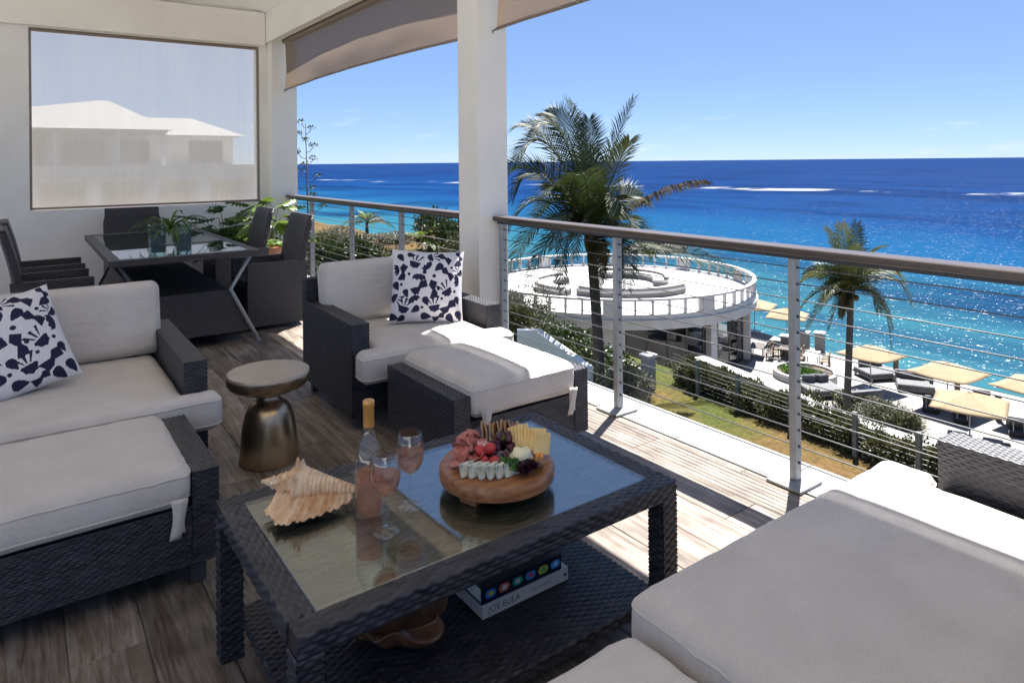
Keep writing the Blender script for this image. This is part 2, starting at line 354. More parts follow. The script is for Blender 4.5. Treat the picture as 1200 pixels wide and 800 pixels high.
def soft_block(name, rects, z0, z1, r, material, parent=None, step=.04, crown=.012, wr=.004, loc=None, rot=None, seed=0, sag=0, pipe=.0035):
    """stuffed cushion: union of rects with rounded edges, a crown and slight rumples"""
    def lines(idx):
        L = set()
        for q in rects:
            a, b = q[idx], q[idx+1]
            for f in (0, .35, .7, 1.05): L.add(round(a+r*f, 4)); L.add(round(b-r*f, 4))
        L = sorted(L); out = []
        for a, b in zip(L, L[1:]):
            n = max(1, math.ceil((b-a)/step)); out += [a+(b-a)*k/n for k in range(n)]
        return out+[L[-1]]
    X, Y = lines(0), lines(2); h = z1-z0
    Zs = [z0, z0+r*.35, z0+r*.7, z0+r*1.05, (z0+z1)/2, z1-r*1.05, z1-r*.7, z1-r*.35, z1]; Zs = sorted(set(round(z, 5) for z in Zs))
    ins = {}
    for i in range(len(X)-1):
        for j in range(len(Y)-1):
            cx, cy_ = (X[i]+X[i+1])/2, (Y[j]+Y[j+1])/2
            ins[i, j] = any(q[0] < cx < q[1] and q[2] < cy_ < q[3] for q in rects)
    V = []; idx = {}; Fc = []; K = len(Zs)-1
    bx0, bx1, by0, by1 = min(q[0] for q in rects), max(q[1] for q in rects), min(q[2] for q in rects), max(q[3] for q in rects)
    def vid(i, j, k):
        if (i, j, k) in idx: return idx[i, j, k]
        p = (X[i], Y[j], Zs[k]); best = None
        for q in rects:
            c = (min(max(p[0], q[0]+r), q[1]-r), min(max(p[1], q[2]+r), q[3]-r), min(max(p[2], z0+r), z1-r))
            d = math.dist(c, p)
            if best is None or d < best[0]: best = (d, c)
        d, c = best; d = max(d, 1e-6); p = [c[t]+(p[t]-c[t])*r/d for t in range(3)]
        fx = 2*(p[0]-bx0)/(bx1-bx0)-1; fy = 2*(p[1]-by0)/(by1-by0)-1; fz = (p[2]-z0)/h
        cr = (1-min(1, abs(fx))**4)*(1-min(1, abs(fy))**4)
        p[2] += (crown*cr-sag*cr)*(1 if fz > .5 else -.25)
        nv = mnoise.noise_vector(Vector((p[0]*4+seed*7, p[1]*4, p[2]*5)))+.5*mnoise.noise_vector(Vector((p[0]*11+seed, p[1]*11, p[2]*11)))
        ed_ = max(abs(fx), abs(fy)); nv2 = mnoise.noise(Vector((p[0]*22+seed, p[1]*22, 3)))*max(0, ed_-.72)/.28*(fz > .5)
        p[2] += nv2*.006
        for t in range(3): p[t] += nv[t]*wr
        bul = math.sin(math.pi*min(1, max(0, fz)))
        p[0] += .006*bul*fx; p[1] += .006*bul*fy
        idx[i, j, k] = len(V); V.append(p); return idx[i, j, k]
    for (i, j), v in ins.items():
        if not v: continue
        Fc.append((vid(i, j, K), vid(i+1, j, K), vid(i+1, j+1, K), vid(i, j+1, K)))
        Fc.append((vid(i, j, 0), vid(i, j+1, 0), vid(i+1, j+1, 0), vid(i+1, j, 0)))
        for di, dj, a, b in ((-1, 0, (i, j+1), (i, j)), (1, 0, (i+1, j), (i+1, j+1)), (0, -1, (i, j), (i+1, j)), (0, 1, (i+1, j+1), (i, j+1))):
            if not ins.get((i+di, j+dj), False):
                for k in range(K): Fc.append((vid(*a, k), vid(*b, k), vid(*b, k+1), vid(*a, k+1)))
    o = obj(name, mesh(name, V, Fc, material, True), parent, loc, rot)
    if pipe:
        nxt = {}
        for (i, j), v in ins.items():
            if not v: continue
            for di, dj, a, b in ((-1, 0, (i, j+1), (i, j)), (1, 0, (i+1, j), (i+1, j+1)), (0, -1, (i, j), (i+1, j)), (0, 1, (i+1, j+1), (i, j+1))):
                if not ins.get((i+di, j+dj), False): nxt[a] = b
        for kk in (2, K-2):
            st = next(iter(nxt)); path = [st]; q = nxt[st]
            while q != st and len(path) < 5000: path.append(q); q = nxt[q]
            cz = (z0+z1)/2; pts = []
            for a in path:
                p = V[idx[a[0], a[1], kk]]; pts.append(Vector(p))
            pts.append(pts[0]); pts.append(pts[1])
            MB().tube(pts, pipe, 6, False).build('seam', material, o, smooth=True)
    return o

CW, CH = .032, .0095
def weave_grid(mb, O, U, Vv, lu, lv, cw=CW, ch=CH, amp=.0033):
    """woven strands as real relief over a rectangle O + u*U + v*V"""
    nc = max(1, round(lu/(cw/2))); nr = max(1, round(lv/ch)); su, sv = 4, 4
    nu, nv = nc*su, nr*sv; u = np.linspace(0, lu, nu+1); v = np.linspace(0, lv, nv+1)
    row = np.minimum(np.floor(np.arange(nv+1)/sv+1e-6), nr-1); fv = (np.arange(nv+1) % sv)/sv
    hv = np.sqrt(np.maximum(0, 1-(2*fv-1)**2)); ph = np.pi*np.arange(nu+1)/su
    S = .5+.5*np.sin(ph[None, :]+np.pi*row[:, None]+.8); S = S*S*(3-2*S)
    H = amp*(hv[:, None]*(.10+.90*S))
    O, U, Vv = np.array(O, float), np.array(U, float), np.array(Vv, float); Nn = np.cross(U, Vv)
    Pp = O+u[None, :, None]*U+v[:, None, None]*Vv+H[:, :, None]*Nn
    a = (np.arange(nv)[:, None]*(nu+1)+np.arange(nu)[None, :]).ravel()
    k0 = len(mb.V); mb.add(Pp.reshape(-1, 3).tolist(), np.stack([a, a+1, a+nu+2, a+nu+1], 1).tolist())
    cell = np.floor((ph[None, :]+np.pi*row[:, None]+.8+np.pi/2)/(2*np.pi)).astype(int); rnd = np.random.RandomState(nu*7+nv).rand(nr+2, nc+4)
    mb.C[k0] = (rnd[row.astype(int)[:, None].repeat(nu+1, 1), cell % (nc+4)]*.8+.2).ravel()   # tone of each strand
def wicker_box(name, x0, x1, y0, y1, z0, z1, parent, faces='xXyYZ', real=True, cw=CW, ch=CH, amp=.0033):
    """a panel of woven strands over a core; faces lists the woven sides (lower case = minus side)"""
    if not real: return boxo(name, x0, x1, y0, y1, z0, z1, M['weave'], parent, .008)
    g = .0015; mb = MB().box(x0+g, x1-g, y0+g, y1-g, z0+g, z1-g); k = dict(cw=cw, ch=ch, amp=amp)
    if 'x' in faces: weave_grid(mb, (x0, y1, z0), (0, -1, 0), (0, 0, 1), y1-y0, z1-z0, **k)
    if 'X' in faces: weave_grid(mb, (x1, y0, z0), (0, 1, 0), (0, 0, 1), y1-y0, z1-z0, **k)
    if 'y' in faces: weave_grid(mb, (x0, y0, z0), (1, 0, 0), (0, 0, 1), x1-x0, z1-z0, **k)
    if 'Y' in faces: weave_grid(mb, (x1, y1, z0), (-1, 0, 0), (0, 0, 1), x1-x0, z1-z0, **k)
    if 'Z' in faces:
        if x1-x0 >= y1-y0: weave_grid(mb, (x0, y0, z1), (1, 0, 0), (0, 1, 0), x1-x0, y1-y0, **k)
        else: weave_grid(mb, (x1, y0, z1), (0, 1, 0), (-1, 0, 0), y1-y0, x1-x0, **k)
    me = mb.me(name, M['wick']); me.polygons.foreach_set('use_smooth', [True]*len(me.polygons)); me.set_sharp_from_angle(angle=R(70))
    return obj(name, me, parent)
def leaf_cloud(n, rx, ry, rz, size, seed, hollow=.55, flat=.0, elong=1.8):
    """many leaf-sized faces through a lumpy volume, base at z=0"""
    rg = random.Random(seed); V = []; Fc = []
    lob = [(rg.uniform(-.55, .55), rg.uniform(-.55, .55), rg.uniform(.25, .8), rg.uniform(.35, .6)) for _ in range(9)]
    for _ in range(n):
        lx, ly, lz, lr = rg.choice(lob); d = Vector((rg.gauss(0, 1), rg.gauss(0, 1), rg.gauss(0, 1))).normalized()
        q = d*lr*(hollow+(1-hollow)*rg.random()); c = Vector(((lx+q.x)*rx, (ly+q.y)*ry, max(.02, (lz+q.z*.8)*rz)))
        up = (d+Vector((rg.gauss(0, .5), rg.gauss(0, .5), rg.gauss(.3, .5)))).normalized(); t = up.cross(Vector((rg.gauss(0, 1), rg.gauss(0, 1), rg.gauss(0, 1)))).normalized()
        s = size*rg.uniform(.6, 1.3); w = t.cross(up)*s/elong; k = len(V)
        V += [c, c+up*s*.5+w*.55, c+up*s, c+up*s*.5-w*.55]; Fc.append((k, k+1, k+2, k+3))
    return V, Fc
# ================================================================ VERANDA
# floor of wood-look boards
floor = struct(boxo('floor', -3.2, 2.76, -2.0, 8.98, -.30, -.012, M['concrete']))
pm = {}
def plank_mesh(w, l):
    k = (round(w, 3), round(l, 3))
    if k not in pm:
        pm[k] = MB().box(-w/2+.0015, w/2-.0015, -l/2+.0015, l/2-.0015, -.011, 0).me('plank', M['plank'], bevel=.0015, seg=1)
    return pm[k]
PW, PL = .2, 1.2
x = -1.296; ci = 0
while x < 2.75:
    w = min(PW, 2.752-x); off = (ci*.41) % 1.0*PL; y = -.2-off
    while y < 8.97:
        a, b = max(y, -.2), min(y+PL, 8.97)
        if b-a > .08: obj('plank', plank_mesh(w, b-a), floor, (x+w/2, (a+b)/2, 0))
        y += PL
    x += PW; ci += 1
edge = struct(boxo('floor_edge', 2.762, 3.02, -2.0, 9.3, -.30, -.012, M['concrete']))
for k in range(17):
    y0 = -.6+k*.6
    boxo('coping_stone', 2.764, 3.035, y0+.002, y0+.598, -.011, .002, M['coping'], edge, .003)
tag(boxo('house_wall', -3.4, 3.0, -2.0, 9.3, -6.2, -.302, M['white']), 'white rendered storey below the veranda floor', 'wall')

# far wall with its screened opening
WX0, WX1, WZ0, WZ1 = .085, 2.50, .975, 2.955
w = MB(); w.box(-3.3, WX0, 9.0, 9.255, -.012, 3.5); w.box(WX0, WX1, 9.0, 9.255, -.012, WZ0); w.box(WX0, WX1, 9.0, 9.255, WZ1, 3.5); w.box(WX1, 2.62, 9.0, 9.255, -.012, 3.5)
wall = w.build('veranda_wall', M['wall']); tag(wall, 'cream painted end wall around the mesh screen, behind the dining table', 'wall')
struct(boxo('bounce_paving', -14, -3.45, -14, 9.3, -.30, -.02, M['bouncestone'])); struct(boxo('bounce_paving', -3.44, 2.6, -14, -2.02, -.30, -.02, M['bouncestone']))   # pale unseen paving added to bounce sun indoors, level with the floor
# beams and ceiling
tag(boxo('wall_beam', -3.19, 2.555, 8.90, 8.995, 2.965, 3.38, M['column'], bevel=.004), 'cream beam running above the mesh screen', 'beam')
bm_ = MB(); bm_.box(2.56, 2.66, -2.0, 9.28, 3.0, 3.38); bm_.box(2.66, 2.95, -2.0, 9.28, 3.06, 3.5)
tag(bm_.build('roof_beam', M['column'], bevel=.004), 'long cream edge beam above the rolled sun blinds', 'beam')
a = [(-3.2, -2, 3.381), (2.565, -2, 3.381), (2.565, 8.99, 3.381), (-3.2, 8.99, 3.381)]; b = [(-1.2, .4, 4.25), (.6, .4, 4.25), (.6, 6.7, 4.25), (-1.2, 6.7, 4.25)]
struct(obj('ceiling', mesh('ceiling', a+b, [(0, 1, 5, 4), (1, 2, 6, 5), (2, 3, 7, 6), (3, 0, 4, 7), (4, 5, 6, 7)], M['ceiling'])))
a2 = [(-3.5, -2.1, 3.51), (2.97, -2.1, 3.51), (2.97, 9.30, 3.51), (-3.5, 9.30, 3.51)]; b2 = [(-1.2, .2, 4.6), (.6, .2, 4.6), (.6, 6.9, 4.6), (-1.2, 6.9, 4.6)]
tag(obj('roof', mesh('roof', a2+b2, [(0, 1, 5, 4), (1, 2, 6, 5), (2, 3, 7, 6), (3, 0, 4, 7), (4, 5, 6, 7)], M['white'])), 'white veranda roof overhead', 'roof')
# columns
def column(x0, x1, y0, y1, label):
    t = thing('column', label, 'column', ((x0+x1)/2, (y0+y1)/2, 0)); hx, hy = (x1-x0)/2, (y1-y0)/2
    boxo('shaft', -hx, hx, -hy, hy, .0025, 2.998, M['column'], t, .006)
    return t
column(2.65, 2.905, 4.085, 4.355, 'square cream column in the middle, between the two railings')
column(2.60, 2.92, 8.80, 8.995, 'cream corner column beside the mesh screen, at the far end of the railing')

# mesh screen in the far opening
t = thing('mesh_screen', 'pale translucent mesh screen pulled down over the far wall opening', 'screen', (1.3, 8.97, .95))
def cloth_sheet(name, x0, x1, z0, z1, y, m, parent, nx=60, nz=40, amp=.004):
    V = []; Fc = []
    for j in range(nz+1):
        for i in range(nx+1):
            xx = x0+(x1-x0)*i/nx; zz = z0+(z1-z0)*j/nz
            V.append((xx, y+amp*mnoise.noise(Vector((xx*5, 0, zz*.8))), zz))
    for j in range(nz):
        for i in range(nx): k = j*(nx+1)+i; Fc.append((k, k+1, k+nx+2, k+nx+1))
    return obj(name, mesh(name, V, Fc, m, True), parent)
cloth_sheet('cloth', -1.30, 1.28, -.04, 2.10, .296, M['screen'], t)
MB().tube([(-1.2, .05, 1.985), (1.19, .05, 1.985)], .020, 10).build('roller', M['hem'], t, smooth=False)
boxo('hem_bar', -1.195, 1.185, .045, .075, 0.028, .055, M['hem'], t, .004)
boxo('side_channel', -1.213, -1.190, .035, .10, .027, 2.0, M['hem'], t, .003)
boxo('side_channel', 1.180, 1.198, .035, .10, .027, 2.0, M['hem'], t, .003)

# rolled sun blinds
def blind(y0, y1, label, zb=2.40):
    t = thing('sun_blind', label, 'blind', (2.76, (y0+y1)/2, 3.0), group='sun blinds along the veranda'); h = (y1-y0)/2
    MB().tube([(0, -h, .02), (0, h, .02)], .035, 12).build('roller', M['hem'], t)
    n, k = 60, 14; V = []; Fc = []
    for j in range(k+1):
        v = j/k
        for i in range(n+1):
            u = i/n; y = -h+.03+(2*h-.06)*u; e_ = math.sin(math.pi*u)
            pin = .03*math.sin(math.pi*v)*(math.exp(-u*18)-math.exp(-(1-u)*18))
            V.append((.0+.05*math.sin(math.pi*v)*e_+.012*mnoise.noise(Vector((u*9, v*3, h)))*v, y+pin, .0-(3.0-zb)*v+.035*e_*v))
    for j in range(k):
        for i in range(n): q = j*(n+1)+i; Fc.append((q, q+1, q+n+2, q+n+1))
    obj('cloth', mesh('cloth', V, Fc, M['blind'], True), t)
    pts = [V[k*(n+1)+i] for i in range(0, n+1, 4)]
    MB().tube(pts, .013, 8).build('hem_bar', M['hem'], t, smooth=True)
    for s in (0, n):
        p = V[k*(n+1)+s]; MB().tube([p, (p[0], p[1]+(-.05 if s == 0 else .05), p[2]-.01), (p[0], p[1]+(-.05 if s == 0 else .05), p[2]-.04)], .007, 6).build('hook', M['cable'], t)
    return t
blind(4.42, 8.78, 'brown sun blind half rolled up between the corner column and middle column')
blind(-1.2, 4.03, 'brown sun blind half rolled up, nearer, right of the middle column')

# railings
RX = 2.82
CZ = [.093+.0727*k for k in range(13)]
def railing(posts, y0, y1, label):
    t = thing('railing', label, 'railing', (RX, (posts[0]+posts[-1])/2, 0)); cy0 = (posts[0]+posts[-1])/2
    hr = MB().box(-.055, .065, y0-cy0, y1-cy0, 1.026, 1.060).build('handrail', M['rail'], t, bevel=.012, seg=3, auto=40)
    boxo('rail_strip', -.02, .02, y0-cy0+.01, y1-cy0-.01, 1.006, 1.0255, M['bracket'], t)
    for p in posts:
        q = obj('post', post_me, t, (0, p-cy0, 0)); obj('base_plate', plate_me, q)
        for z in CZ: obj('cable_sleeve', sleeve_me, q, (0, 0, z))
    for z in CZ:
        MB().tube([(0, y0-cy0, z), (0, y1-cy0, z)], .0028, 6).build('cable', M['cable'], t, smooth=True)
    return t
post_me = MB().box(-.0225, .0225, -.016, .016, .016, 1.006).me('post', M['metal'], bevel=.003)
plate_me = MB().box(-.10, .07, -.085, .085, .0035, .016).me('base_plate', M['metal'], bevel=.003)
sleeve_me = MB().tube([(0, -.020, 0), (0, .020, 0)], .0065, 8).me('cable_sleeve', M['bracket'])
railing([-.49, .63, 1.752, 2.872, 4.03], -1.0, 4.083, 'near cable railing with timber handrail, right of the middle column')
railing([4.56, 5.64, 6.79, 7.99], 4.358, 8.80, 'far cable railing between the middle column and corner column')

# ---------------------------------------------------------------- throw pillow with a cut-out print
def motif(kind):
    T = np.linspace(0, 2*np.pi, 26, endpoint=False)
    if kind == 'shell':
        a = np.linspace(-.3, np.pi+.3, 15); r = .5+.05*np.cos(a*8)
        out = [np.stack([r*np.cos(a), .05+r*np.sin(a)], 1)]
        for dx in (-.38, 0, .38): out.append(np.array([(dx*.5-.04, -.18), (dx*.5+.04, -.18), (dx*1.5+.12, -.85), (dx*1.5-.12, -.85)]))
        return out
    if kind == 'leaf': return [np.stack([.55*np.cos(T), .27*np.sin(T)*(1.25-.75*np.cos(T))], 1)]
    if kind == 'wave':
        a = np.linspace(0, np.pi, 14); up = np.stack([.62*np.cos(a), -.36*np.sin(a)-.02], 1)
        xs = np.linspace(-.62, .62, 22); top = np.stack([xs, .08+.16*np.abs(np.sin(xs*7.2))], 1)
        return [np.concatenate([up, top])]
    if kind == 'bow': return [np.array([(-.75, .28), (-.3, .42), (.05, .12), (.75, .3), (.6, -.35), (.2, -.3), (-.05, -.1), (-.6, -.25)])]
    return [np.stack([.16*np.cos(T), .16*np.sin(T)], 1)]
LAY = [('shell', .31, .20, .3, .11), ('leaf', .12, .13, 1.0, .09), ('wave', .47, .24, 2.4, .10), ('leaf', .63, .26, 2.4, .10), ('bow', .76, .34, .9, .11), ('shell', .54, .11, 1.4, .09),
       ('dot', .57, .38, 0, .12), ('wave', .37, .41, .1, .11), ('bow', .15, .34, 1.9, .12), ('bow', .38, .54, 2.6, .13), ('bow', .57, .56, 1.6, .13), ('shell', .74, .57, -.6, .11), ('dot', .63, .55, 0, .1),
       ('leaf', .33, .59, .7, .08), ('wave', .31, .70, -.5, .10), ('leaf', .47, .72, 1.1, .09), ('shell', .58, .78, -.2, .11), ('bow', .78, .79, 2.6, .13), ('shell', .18, .80, .3, .11), ('leaf', .33, .83, 2.5, .09),
       ('leaf', .05, .93, .3, .10), ('wave', .88, .43, 1.5, .10), ('leaf', .20, .62, 1.2, .08), ('leaf', .06, .52, 1.1, .09), ('shell', .06, .68, 2.0, .09), ('dot', .13, .50, 0, .1), ('leaf', .90, .70, 1.3, .08),
       ('bow', .72, .12, .8, .11), ('leaf', .90, .20, 2.6, .09), ('bow', .93, .08, 1.2, .08), ('leaf', .26, .08, .2, .08), ('wave', .05, .30, 1.4, .09), ('leaf', .48, .92, .1, .10), ('bow', .65, .93, 2.8, .09), ('leaf', .81, .94, .8, .1),
       ('dot', .23, .36, 0, .1), ('dot', .44, .33, 0, .13), ('dot', .86, .58, 0, .1), ('dot', .68, .68, 0, .09), ('dot', .42, .80, 0, .1), ('leaf', .93, .90, 1.2, .1), ('leaf', .15, .95, 2.6, .08), ('dot', .81, .26, 0, .09), ('shell', .93, .31, -.8, .08)]
def inside(poly, px, py):
    r = np.zeros(px.shape, bool); n = len(poly)
    for i in range(n):
        x1, y1 = poly[i]; x2, y2 = poly[i-1]
        c = ((y1 > py) != (y2 > py)) & (px < (x2-x1)*(py-y1)/((y2-y1) if y2 != y1 else 1e-9)+x1); r ^= c
    return r
def pillow_mat():
    m, nt, b = nodes_of('print_cotton'); l = nt.links.new; b.inputs['Roughness'].default_value = .85; b.inputs['Specular IOR Level'].default_value = .2
    at = N(nt, 'VertexColor'); at.layer_name = 'print'; ra = N(nt, 'ValToRGB'); e = ra.color_ramp.elements
    e[0].position = .42; e[0].color = (.70, .67, .68, 1); e[1].position = .58; e[1].color = (.022, .022, .055, 1)
    l(at.outputs[0], ra.inputs[0]); l(ra.outputs[0], b.inputs['Base Color'])
    tc = N(nt, 'TexCoord'); no = N(nt, 'TexNoise'); no.inputs['Scale'].default_value = 9; no.inputs['Detail'].default_value = 3; l(tc.outputs['Object'], no.inputs['Vector'])
    bp = N(nt, 'Bump'); bp.inputs['Strength'].default_value = .35; bp.inputs['Distance'].default_value = .015; l(no.outputs['Fac'], bp.inputs['Height']); l(bp.outputs[0], b.inputs['Normal'])
    return m
M['print'] = pillow_mat()
def pillow_mesh(size, thick, n=150, seed=1):
    s = np.linspace(-1, 1, n+1); gx, gy = np.meshgrid(s, s)
    k = 1-.055*(1-gy**2)*np.abs(gx)**3; ky = 1-.055*(1-gx**2)*np.abs(gy)**3
    X = gx*size/2*k; Y = gy*size/2*ky; h = thick/2*((1-gx**4)*(1-gy**4))**.62*(1-.25*(gx**2)*(gy**2))
    pr = np.zeros(gx.shape); px, py = (gx+1)/2, (1-gy)/2
    for kd, cx, cy_, ro, sc in LAY:
        for poly in motif(kd):
            c, s_ = math.cos(ro), math.sin(ro); q = poly*sc*1.32; q = np.stack([q[:, 0]*c-q[:, 1]*s_+cx, q[:, 0]*s_+q[:, 1]*c+cy_], 1)
            pr[inside(q, px, py)] = 1
    V = np.concatenate([np.stack([X, Y, h], 2).reshape(-1, 3), np.stack([X, Y, -h], 2).reshape(-1, 3)])
    for i in range(len(V)): pass
    a = (np.arange(n)[:, None]*(n+1)+np.arange(n)[None, :]).ravel(); f1 = np.stack([a, a+1, a+n+2, a+n+1], 1); f2 = np.stack([a, a+n+1, a+n+2, a+1], 1)+(n+1)**2
    me = mesh('pillow', V.tolist(), np.concatenate([f1, f2]).tolist(), M['print'], True, uv=False)
    ca = me.color_attributes.new('print', 'FLOAT_COLOR', 'POINT'); pc = np.tile(pr.ravel(), 2); ca.data.foreach_set('color', np.stack([pc, pc, pc, np.ones_like(pc)], 1).ravel())
    bm = bmesh.new(); bm.from_mesh(me); bmesh.ops.remove_doubles(bm, verts=bm.verts, dist=1e-5); bm.to_mesh(me); bm.free()
    return me
pil_me = pillow_mesh(.46, .17)

# ---------------------------------------------------------------- wicker seating
def feet(t, x0, x1, y0, y1, z=.075):
    for fx in (x0+.06, x1-.06):
        for fy in (y0+.06, y1-.06): boxo('foot', fx-.025, fx+.025, fy-.025, fy+.025, .001, z, M['bracket'], t, .004)
def straps(t, x, y, z, w=.035, l=.13, seed=0):
    """tie tapes hanging from a cushion corner"""
    rg = random.Random(seed)
    for k in range(2):
        V = []; Fc = []; n = 8
        for i in range(n+1):
            s = i/n; yy = -.005-.004*k-.006*math.sin(s*3+k); xx = k*.012+.006*math.sin(s*4+k*2)
            for d in (-w/2, w/2): V.append((x+xx+d, y+yy, z-l*s*(1-.12*k)))
        for i in range(n): Fc.append((2*i, 2*i+1, 2*i+3, 2*i+2))
        o = obj('tie_tape', mesh('tie_tape', V, Fc, M['seat'], True), t); so = o.modifiers.new('thick', 'SOLIDIFY'); so.thickness = .003
def armseat(t, W, D, arm, zb, zarm, zback, bar, cush, backs, z_arm_faces=('xyZ', 'XyZxY'), real=True):
    pass

# armchair: origin at centre of footprint; its front looks to -Y
t = thing('armchair', 'dark wicker armchair with grey cushions beside the middle column', 'armchair', (1.93, 3.90, 0), R(-2.0)); W2 = .475
wicker_box('arm_panel', -W2, -W2+.10, -.43, .44, .08, .58, t, 'xXyZ')
wicker_box('arm_panel', W2-.10, W2, -.43, .44, .08, .58, t, 'xXyZ')
wicker_box('backrest', -W2+.101, W2-.101, .34, .44, .08, .72, t, 'yYZ')
wicker_box('backrest_wing', -W2, -W2+.10, .36, .44, .5835, .72, t, 'xyXYZ')
wicker_box('backrest_wing', W2-.10, W2, .36, .44, .5835, .72, t, 'xyXYZ')
wicker_box('base', -W2+.101, W2-.101, -.425, .338, .08, .27, t, 'y')
feet(t, -W2, W2, -.43, .44)
soft_block('seat_cushion', [(-W2+.005, W2+.005, -.585, -.445), (-W2+.115, W2-.115, -.585, .30)], .285, .450, .042, M['seat'], t, crown=.012, wr=.003, seed=3)
bc = soft_block('back_cushion', [(-.42, .40, -.19, .19)], -.08, .08, .05, M['seat'], t, crown=.018, wr=.003, seed=4, loc=(.005, .245, .635), rot=(R(80), 0, 0))
p = obj('throw_pillow', pil_me, None, (2.075, 3.80, .672), (R(72), R(4), R(-24))); tag(p, 'white throw pillow with navy cut-out print on the armchair', 'pillow', 'printed throw pillows')

# ottoman by the armchair
def ottoman(name, label, x0, x1, y0, y1, zt=.40, ct=.455):
    cx, cy_ = (x0+x1)/2, (y0+y1)/2; t = thing(name, label, 'ottoman', (cx, cy_, 0)); hx, hy = (x1-x0)/2, (y1-y0)/2
    wicker_box('side_panel', -hx, -hx+.085, -hy, hy, .085, zt, t, 'xXyYZ')
    wicker_box('side_panel', hx-.085, hx, -hy, hy, .085, zt, t, 'xXyYZ')
    wicker_box('base', -hx+.086, hx-.086, -hy+.004, hy-.004, .085, .285, t, 'yY')
    feet(t, -hx, hx, -hy, hy)
    soft_block('cushion', [(-hx+.09, hx-.09, -hy-.015, hy+.005)], .290, ct, .045, M['seat'], t, crown=.010, wr=.003, seed=int(x0*10)+5)
    straps(t, hx-.14, -hy-.027, .335); straps(t, -hx+.14, -hy-.027, .335)
    return t
ottoman('ottoman', 'sunlit wicker ottoman with grey cushion in front of the armchair', 1.545, 2.335, 2.60, 3.265)
ottoman('ottoman', 'shaded wicker ottoman with grey cushion at the left picture edge', -.26, .555, 2.54, 3.145, .40, .432)

# left sofa
t = thing('sofa', 'dark wicker sofa with grey cushions along the left picture edge', 'sofa', (-.25, 3.78, 0))
for s in (-1, 1): wicker_box('arm_panel', *( (.83, .925) if s > 0 else (-.925, -.83)), -.49, .50, .08, .58, t, 'xXyZ')
wicker_box('backrest', -.828, .828, .44, .55, .08, .70, t, 'yYZ')
wicker_box('base', -.828, .828, -.485, .438, .08, .28, t, 'y')
feet(t, -.925, .925, -.49, .55)
soft_block('seat_cushion', [(-.96, .965, -.595, -.50), (-.82, .82, -.595, .33)], .290, .450, .042, M['seat'], t, crown=.012, wr=.003, seed=8)
soft_block('back_cushion', [(-.81, .83, -.185, .185)], -.08, .08, .045, M['seat'], t, crown=.016, wr=.003, seed=9, loc=(.02, .345, .64), rot=(R(80), 0, 0))
p = obj('throw_pillow', pil_me, None, (-.055, 3.735, .655), (R(64), R(0), R(8))); tag(p, 'white throw pillow with navy cut-out print on the left sofa', 'pillow', 'printed throw pillows'); p.rotation_euler = (Matrix.Rotation(R(8), 3, 'Z') @ Matrix.Rotation(R(62), 3, 'X') @ Matrix.Rotation(R(13), 3, 'Z')).to_euler(); p.scale = (1.0, 1.0, 1.0)

# near sofa, right foreground
t = thing('sofa', 'grey cushioned wicker sofa in the right foreground', 'sofa', (1.3, .5, 0))
wicker_box('arm_panel', .955, 1.065, -.75, .43, .08, .595, t, 'xXYZ', amp=.0018)
wicker_box('base', -1.05, .953, -.5, .43, .08, .275, t, 'xY')
wicker_box('backrest', -1.05, 1.065, -.62, -.51, .08, .66, t, 'YZ')
feet(t, -1.05, 1.06, -.7, .43)
soft_block('seat_cushion', [(-.175, 1.03, .45, .625), (-.175, .942, -.45, .625)], .290, .465, .045, M['seat'], t, crown=.008, seed=11, wr=.003, step=.028)
soft_block('seat_cushion', [(-1.1, -.20, -.45, .585)], .275, .42, .042, M['seat'], t, crown=.012, seed=12, wr=.003)
soft_block('back_cushion', [(-.26, .72, -.15, .15)], -.075, .075, .055, M['seat'], t, crown=.02, seed=13, loc=(.02, -.245, .62), rot=(R(84), 0, 0))

# ---------------------------------------------------------------- coffee table
t = thing('coffee_table', 'low woven coffee table with glass top and lower shelf in the foreground', 'coffee table', (1.06, 1.80, 0)); hx, hy = .595, .365
ta = dict(cw=.046, ch=.0122, amp=.0044)
wicker_box('apron', -hx, hx, -hy, -hy+.062, .402, .452, t, 'yYZ', **ta)
wicker_box('apron', -hx, hx, hy-.062, hy, .402, .452, t, 'yYZ', **ta)
wicker_box('apron', -hx, -hx+.062, -hy+.0625, hy-.0625, .402, .452, t, 'xXZ', **ta)
wicker_box('apron', hx-.062, hx, -hy+.0625, hy-.0625, .402, .452, t, 'xXZ', **ta)
mb = MB().box(-hx+.0625, hx-.0625, -hy+.0625, hy-.0625, .425, .440); weave_grid(mb, (-hx+.063, -hy+.063, .4405), (1, 0, 0), (0, 1, 0), 2*hx-.126, 2*hy-.126, .046, .0122, .0034)
mb.build('woven_top', M['wicktop'], t)
boxo('glass_top', -hx+.064, hx-.064, -hy+.064, hy-.064, .4465, .4545, M['tglass'], t, .0015, 1)
for sx in (-1, 1):
    for sy in (-1, 1):
        a, b = sorted((sx*hx, sx*(hx-.06))); c, d = sorted((sy*hy, sy*(hy-.06)))
        wicker_box('leg', a, b, c, d, .001, .4015, t, 'xXyY', **ta)
wicker_box('shelf', -hx+.0605, hx-.0605, -hy+.008, hy-.008, .085, .118, t, 'xXyYZ', **ta)
TZ = .4548

